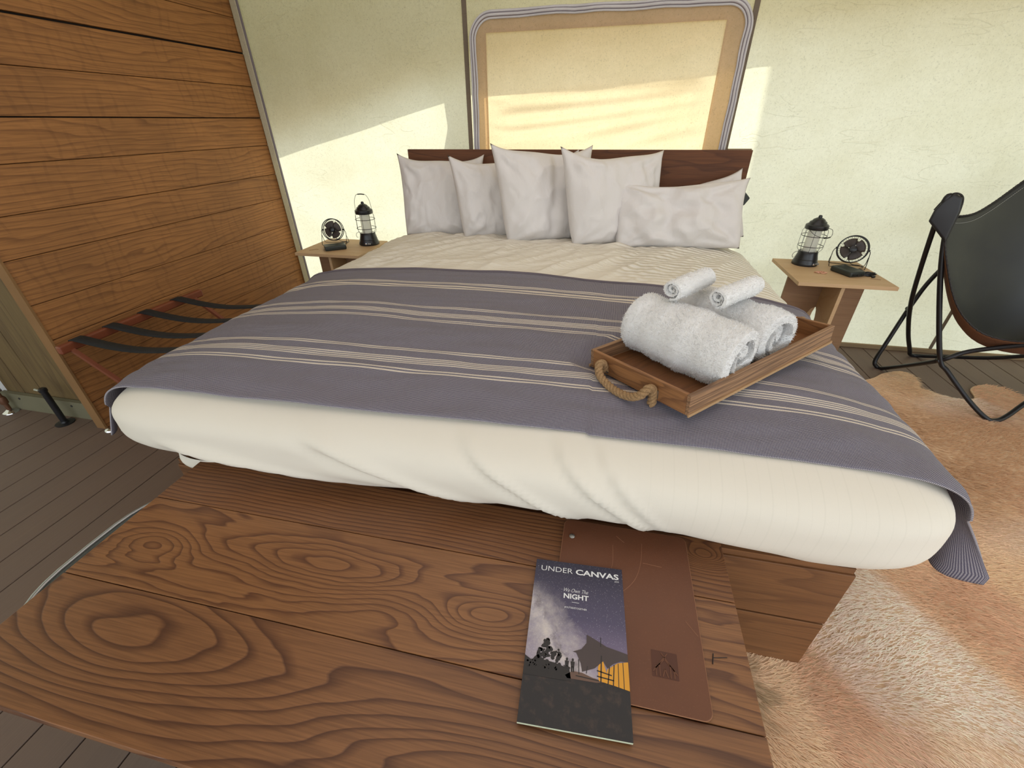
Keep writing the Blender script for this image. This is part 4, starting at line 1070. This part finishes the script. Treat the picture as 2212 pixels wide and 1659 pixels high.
# ------------------------------------------------------------------ far-left fittings
def flange(mb, x, y, r=.030): mb.lathe([(r, 0), (r, .002), (r*.75, .008), (r*.38, .013), (r*.36, .02)], 24, Matrix.Translation((x, y, .0)))
o = empty('floor_bolt', (-2.625, 1.235, 0), label='black iron pipe stub on a round floor plate against the board partition', cat='pipe')
MB().lathe([(.040, 0), (.040, .004), (.018, .007), (.016, .016)], 28).build('floor_plate', M['black'], o, smooth=35)
MB().lathe([(.0135, .01), (.0135, .19), (.017, .192), (.017, .205), (.012, .21), (0, .21)], 20).build('pipe', M['black'], o, smooth=35)
MB().tube([(-.0, 0, .19), (-.045, -.004, .20)], .006, 8).build('set_screw', M['nickel'], o)
o = empty('water_pipe', (-3.02, 1.255, 0), label='rusty brown pipe rising from a chrome floor plate at the far left', cat='pipe')
MB().lathe([(.010, .0), (.010, .55)], 14).build('pipe', M['copper'], o, smooth=40)
MB().lathe([(.016, .055), (.017, .065), (.017, .085), (.013, .095)], 14).build('coupling', M['copper'], o, smooth=40)
MB().lathe([(.034, 0), (.033, .004), (.020, .012), (.0115, .018)], 24).build('floor_plate', M['chrome'], o, smooth=40)
for x, y, lab in ((-2.335, 1.235, 'small shiny chrome floor dome at the end of the plank wall'), (-2.265, 1.262, 'dull ring-shaped floor dome beside the luggage rack leg')):
    m_ = MB(); m_.lathe([(.026, 0), (.025, .004), (.018, .012), (.010, .015), (0, .016)], 24, Matrix.Translation((x, y, 0)))
    tag(m_.build('floor_dome', M['chrome'] if x < -2.3 else M['steel'], None, smooth=50), lab, 'floor plate')
mb = MB(); mb.grid(lambda i, j: (-3.13-.035*i/1.0*.55, 1.42+.045*math.sin(i*1.1)+.02*math.sin(j*.5+i), .01+.07*math.sin(i*.9)*(1 if j == 0 else 0)+1.8*j/20), 26, 21)
M['curtain'] = plain('white_curtain', (.75, .74, .72), .9, 0, .3, 40)
cu = mb.build('curtain', M['curtain'], None, smooth=180); md = cu.modifiers.new('s', 'SOLIDIFY'); md.thickness = .003
tag(cu, 'white cloth curtain hanging beyond the partition at the left edge', 'curtain')

# ================================================================== butterfly chair
g = G('black_leather')
v = g.coord('Object'); n = g.noise(v, 240, 3, .6); b = g.noise(v, 5, 3)
M['bleather'] = g.fin(g.mix(b, (.006, .006, .008), (.012, .012, .015)), g.ramp(b, [(.3, (.34,)*3), (.7, (.5,)*3)]), g.bump(n, .25, .0008))
M['suede'] = plain('brown_suede', C(104, 66, 40), .95, 0, .4, 200)
M['stitch'] = plain('black_lacing', (.02, .016, .016), .7)
M['thread'] = plain('pale_thread', (.5, .5, .48), .8)
ch = empty('butterfly_chair', (2.05, 2.5, 0), label='black leather butterfly chair with a bent black rod frame, right of the nightstand', cat='chair')
IC = Matrix.Translation((-2.05, -2.5, 0))
T1_, T2_, T3_, T4_ = Vector((1.525, 2.5, .985)), Vector((2.06, 2.79, 1.14)), Vector((2.20, 1.95, .64)), Vector((2.66, 2.30, .70))
rr_ = .0112
def rod(pts, k=6): return child(MB().tube(spline(pts, k), rr_, 10).build('frame_rod', M['black_metal'], smooth=60), ch, IC)
# rod from the left tip down to the rear right foot and on under the seat
rod([(1.545, 2.49, .90), (1.525, 2.50, .985), (1.505, 2.50, .94), (1.60, 2.585, .60), (1.68, 2.655, .40), (1.81, 2.77, .20), (1.925, 2.865, .055), (1.955, 2.885, .015), (2.00, 2.88, .012), (2.07, 2.80, .055), (2.25, 2.58, .19), (2.52, 2.32, .48), (2.645, 2.295, .675)])
# rod from the left tip down past the joint to the near foot and back up
rod([(1.545, 2.49, .90), (1.585, 2.45, .70), (1.66, 2.40, .45), (1.735, 2.352, .235), (1.775, 2.325, .185), (1.87, 2.24, .075), (1.935, 2.185, .018), (1.975, 2.178, .0095), (2.03, 2.20, .03), (2.15, 2.27, .12), (2.42, 2.40, .32), (2.60, 2.33, .58), (2.650, 2.305, .69)])
# rod looping round the rear left foot
rod([(2.06, 2.80, 1.10), (1.93, 2.80, .80), (1.80, 2.78, .55), (1.745, 2.755, .39), (1.69, 2.715, .16), (1.668, 2.70, .045), (1.675, 2.68, .012), (1.70, 2.64, .022), (1.735, 2.365, .222), (1.83, 2.34, .30), (2.0, 2.22, .42), (2.2, 1.97, .62)])
rod([(2.06, 2.80, 1.10), (2.20, 2.76, .80), (2.38, 2.66, .35), (2.48, 2.60, .03), (2.50, 2.57, .012), (2.48, 2.52, .02), (2.35, 2.3, .28), (2.22, 1.98, .60)])
for p in ((1.735, 2.358, .228), (1.688, 2.672, .385)):
    child(MB().lathe([(.006, -.014), (.012, -.012), (.012, .012), (.006, .014)], 12, Matrix.Translation(p) @ Matrix.Rotation(1.3, 4, 'X')).build('joint', M['black_metal'], smooth=40), ch, IC)
def curve(pts, n): 
    P = spline(pts, 10); acc = [0]
    for a, b in zip(P[:-1], P[1:]): acc.append(acc[-1]+(b-a).length)
    out = []
    for i in range(n):
        s = acc[-1]*i/(n-1); k = max(0, min(len(P)-2, int(np.searchsorted(acc, s))-1)); f = (s-acc[k])/max(1e-9, acc[k+1]-acc[k]); out.append(P[k].lerp(P[k+1], f))
    return out
NCH = 40
Et = curve([T1_, (1.575, 2.535, .905), (1.70, 2.60, .895), (1.80, 2.66, .935), (1.93, 2.735, 1.03), T2_], NCH)
El = curve([T1_, (1.550, 2.475, .84), (1.592, 2.42, .70), (1.655, 2.37, .56), (1.73, 2.34, .465), (1.83, 2.31, .402), (1.95, 2.25, .405), (2.08, 2.1, .50), T3_], NCH)
Eb = curve([T3_, (2.28, 2.08, .52), (2.45, 2.2, .52), T4_], NCH)
Er = curve([T2_, (2.2, 2.72, .85), (2.42, 2.55, .55), T4_], NCH)
def seat(i, j):
    u, v = i/(NCH-1), j/(NCH-1)
    p = Et[i]*(1-v)+Eb[i]*v+El[j]*(1-u)+Er[j]*u-(T1_*(1-u)*(1-v)+T2_*u*(1-v)+T3_*(1-u)*v+T4_*u*v)
    bow = math.sin(PI*u)**.8*math.sin(PI*v)**.8
    return p+Vector((-.0, .025, -.02))*bow
mb = MB(); mb.grid(seat, NCH, NCH); mb.f = [f[::-1] for f in mb.f]
sl = mb.build('sling_seat', [M['bleather'], M['suede']], smooth=180); md = sl.modifiers.new('s', 'SOLIDIFY'); md.thickness = .004; md.offset = -1; md.material_offset = 1; md.material_offset_rim = 0
child(sl, ch, IC)
for E_, nm in ((El, 'edge_lacing'), (Et, 'edge_lacing')):
    D = []
    for a, b in zip(E_[:-1], E_[1:]):
        for k in range(4): D.append(a.lerp(b, k/4))
    pts = [p+Vector((.0015*math.sin(i*2.4), .001*math.cos(i*2.4), .0015*math.cos(i*2.4))) for i, p in enumerate(D)]
    child(MB().tube(pts, .0038, 6).build(nm, M['stitch'], smooth=60), sl, Matrix.Identity(4)).matrix_parent_inverse = Matrix.Identity(4)
# seam line inside the edge
for off in (2,):
    child(MB().tube([Vector(seat(off, j))+Vector((-.0, -.003, .004)) for j in range(2, NCH)], .0011, 5).build('seam', M['stitch'], smooth=60), sl, Matrix.Identity(4))
mb = MB()
for i in range(4, NCH-1):
    for t_ in (.2, .7):
        a = Vector(seat(i, 1)).lerp(Vector(seat(i+1, 1)), t_) if i+1 < NCH else None
        d = (Vector(seat(i+1, 1))-Vector(seat(i, 1))).normalized()*.003
        a += Vector((0, -.0035, .002)); mb.tube([a-d, a+d], .0008, 4)
child(mb.build('stitching', M['thread']), sl, Matrix.Identity(4))
# pocket over the left tip
pk = [Vector(p) for p in ((1.487, 2.512, .875), (1.488, 2.51, .925), (1.505, 2.505, .972), (1.530, 2.497, 1.000), (1.560, 2.485, .985), (1.568, 2.475, .93), (1.567, 2.47, .86), (1.566, 2.465, .79))]
nrm = Vector((-.45, -.8, .1)).normalized()
mb = MB(); n = len(pk)
A = [p+nrm*.016 for p in pk]; B = [p-nrm*.016 for p in pk]; Cn = [p.lerp(sum(pk, Vector())/n, .12)+nrm*.021 for p in pk]
mb.add(A+B+Cn, [tuple(range(2*n, 3*n))]+[tuple(n+k for k in range(n))[::-1]]+[(i, (i+1) % n, 2*n+(i+1) % n, 2*n+i) for i in range(n)]+[(n+i, n+(i+1) % n, (i+1) % n, i) for i in range(n)])
pkt = child(mb.build('corner_pocket', M['bleather'], bevel=.006, seg=3, smooth=50), ch, IC)
child(MB().tube(spline([p+nrm*.004 for p in pk[1:]], 6), .0042, 6).build('edge_lacing', M['stitch'], smooth=60), pkt, Matrix.Identity(4))

for p, d in ((T2_, (.2, 0, .6)), (T3_, (.1, -.4, .25)), (T4_, (.4, -.15, .25))):
    q = Vector(d).to_track_quat('Z', 'Y').to_matrix().to_4x4()
    child(MB().lathe([(.052, -.085), (.047, -.05), (.036, -.018), (.020, .004), (0, .012)], 20, Matrix.Translation(p) @ q, sx=1, sy=.42).build('corner_pocket', M['bleather'], smooth=50), ch, IC)
# ================================================================== hide rug with real hair
def vnoise(x, y, s, seed):
    r = np.random.default_rng(seed).random((256, 256)); x = x*s+37; y = y*s+91
    xi, yi = np.floor(x).astype(int), np.floor(y).astype(int); fx, fy = x-xi, y-yi; fx = fx*fx*(3-2*fx); fy = fy*fy*(3-2*fy)
    a, b, c_, d = r[xi % 256, yi % 256], r[(xi+1) % 256, yi % 256], r[xi % 256, (yi+1) % 256], r[(xi+1) % 256, (yi+1) % 256]
    return (a*(1-fx)+b*fx)*(1-fy)+(c_*(1-fx)+d*fx)*fy
outline = [(.30, -.9), (.38, -.2), (.40, .3), (.42, .73), (.60, .77), (.655, .90), (.68, 1.1), (.70, 1.6), (.9, 2.1), (1.25, 2.38), (1.55, 2.50), (1.68, 2.60), (1.80, 2.645), (1.83, 2.55), (1.80, 2.46), (1.86, 2.40), (1.95, 2.37), (2.02, 2.40), (2.06, 2.50), (2.15, 2.56), (2.24, 2.545), (2.29, 2.45), (2.32, 2.32), (2.45, 2.22), (2.7, 2.15), (3.0, 2.0), (3.1, 1.5), (2.9, .8), (3.0, .2), (2.9, -.6), (2.4, -.9), (1.6, -.75), (.9, -.95)]
outl = [(p.x, p.y) for p in spline([(x, y, 0) for x, y in outline], 6, closed=True)]
op = np.array(outl)
def inside(px, py):
    c = np.zeros(px.shape, bool); n = len(op); j = n-1
    for i in range(n):
        xi, yi = op[i]; xj, yj = op[j]
        cond = ((yi > py) != (yj > py)) & (px < (xj-xi)*(py-yi)/(yj-yi+1e-12)+xi); c ^= cond; j = i
    return c
M['hide'] = plain('hide_skin', C(214, 180, 146), .9)
def coat(x, y):
    """coat colour pattern of the hide, in metres on the floor"""
    w = (vnoise(x, y, 1.6, 1)-.5)*.8+(vnoise(x, y, 4.0, 2)-.5)*.35
    tan = np.array(C(232, 198, 160)); orange = np.array(C(214, 172, 138)); cream = np.array(C(240, 224, 208)); brown = np.array(C(186, 146, 110)); pink = np.array(C(222, 190, 174)); olive = np.array(C(150, 130, 96))
    def sm(a, b, t): k = np.clip((t-a)/(b-a), 0, 1); return (k*k*(3-2*k))[:, None]
    c = tan[None]*np.ones((len(x), 1))
    c = c*(1-sm(.50, .70, vnoise(x+y*.3, y*.6, 3.2, 3)))+orange*sm(.50, .70, vnoise(x+y*.3, y*.6, 3.2, 3))
    k = sm(.55, .75, vnoise(x*1.2+y*.8, y-x*.4, 2.6, 4))*.8; c = c*(1-k)+cream*k
    k = sm(1.35, 1.75, y+w*.5)*sm(2.35, 2.0, y+w*.2)*.9; k = np.clip(k, 0, 1); c = c*(1-k)+brown*k
    k = (1-sm(.32, .62, y+w*.35)); c = c*(1-k*.75)+pink*k*.75
    d = np.hypot(x-1.05, y-.42+.25*(x-1.05)); k = (1-sm(.02, .40, d+w*.10)); c = c*(1-k*.7)+cream*k*.7
    d = np.hypot((x-.50)*1.2, (y-.66)*.9); k = (1-sm(.02, .13, d+w*.04))*sm(.35, .6, vnoise(x, y, 26, 9)); c = c*(1-k*.75)+olive*k*.75
    return c
mb = MB(); mb.add([(x, y, .002) for x, y in outl]+[(x*.0+x, y, .008) for x, y in outl], [])
n = len(outl); mb.f.append(tuple(range(2*n-1, n-1, -1))[::-1]); mb.f += [(i, (i+1) % n, n+(i+1) % n, n+i) for i in range(n)]
rug = mb.build('hide_rug', M['hide'], None); tag(rug, 'tan and cream cowhide rug on the floor right of the bed', 'rug')
NB = 230000
# denser towards the bench, thinner far away
px = rng.uniform(.28, 3.05, NB*3); py = -.35+(rng.random(NB*3)**1.35)*3.0
keep = inside(px, py) & ~((px < .635) & (py > .752)) & (px-.35 < 2.7-.0*py)
px, py = px[keep][:NB], py[keep][:NB]; NB = len(px)
ang = -.95+(vnoise(px, py, 1.1, 11)-.5)*2.4+(vnoise(px, py, 3.5, 12)-.5)*1.3
sw = np.exp(-(((px-.52)/.16)**2+((py-.62)/.16)**2)); ang = ang*(1-sw)+(np.arctan2(py-.72, px-.47)+.6)*sw+rng.normal(0, .22, NB)
Lb = (.021+.010*vnoise(px, py, 6, 13))*(.75+.5*rng.random(NB)); Lb = Lb*(1+.5*sw)
lift = .30+.55*(vnoise(px, py, 7, 14)-.35)+rng.normal(0, .10, NB); lift = np.clip(lift, .06, .9)
dx, dy = np.cos(ang), np.sin(ang); nx_, ny_ = -dy, dx
wd = .0011
z0 = np.full(NB, .0075)
bend = rng.normal(0, .25, NB)
P0 = np.stack([px-nx_*wd, py-ny_*wd, z0], 1); P1 = np.stack([px+nx_*wd, py+ny_*wd, z0], 1)
mx, my, mz = px+dx*Lb*.5*np.cos(lift), py+dy*Lb*.5*np.cos(lift), z0+Lb*.5*np.sin(lift)
P2 = np.stack([mx+nx_*wd*.8, my+ny_*wd*.8, mz], 1); P3 = np.stack([mx-nx_*wd*.8, my-ny_*wd*.8, mz], 1)
a2 = ang+bend; P4 = np.stack([mx+np.cos(a2)*Lb*.5*.97, my+np.sin(a2)*Lb*.5*.97, mz+Lb*.5*np.sin(lift*.25-.1)], 1)
P4[:, 2] = np.maximum(P4[:, 2], .0082)
V_ = np.stack([P0, P1, P2, P3, P4], 1).reshape(-1, 3)
b0 = np.arange(NB)*5
loops = np.stack([b0, b0+1, b0+2, b0+3, b0+3, b0+2, b0+4], 1).ravel()
me = bpy.data.meshes.new('fur'); me.vertices.add(NB*5); me.loops.add(NB*7); me.polygons.add(NB*2)
me.vertices.foreach_set('co', V_.ravel().astype(np.float32)); me.loops.foreach_set('vertex_index', loops.astype(np.int32))
ls = np.stack([np.arange(NB)*7, np.arange(NB)*7+4], 1).ravel(); me.polygons.foreach_set('loop_start', ls.astype(np.int32))
me.polygons.foreach_set('use_smooth', np.ones(NB*2, bool))
cc_ = coat(px, py)*np.array([1.18, 1.16, 1.20])*(.84+.36*rng.random(NB))[:, None]; cc_ = np.clip(cc_, 0, 1)
at = me.color_attributes.new('coat', 'FLOAT_COLOR', 'POINT')
root = np.array([.72, .72, 1, 1, 1.12])
cv = np.ones((NB, 5, 4)); cv[:, :, :3] = np.clip(cc_[:, None, :], 0, 1)
at.data.foreach_set('color', cv.ravel().astype(np.float32))
me.update(calc_edges=True); me.validate()
g = G('cowhide_hair'); a = g.node('Attribute', {'attribute_name': 'coat'}); M['fur'] = g.fin(a.outputs['Color'], .75, None)
me.materials.append(M['fur'])
fo_ = bpy.data.objects.new('fur', me); put(fo_, rug); fo_['kind'] = 'stuff'
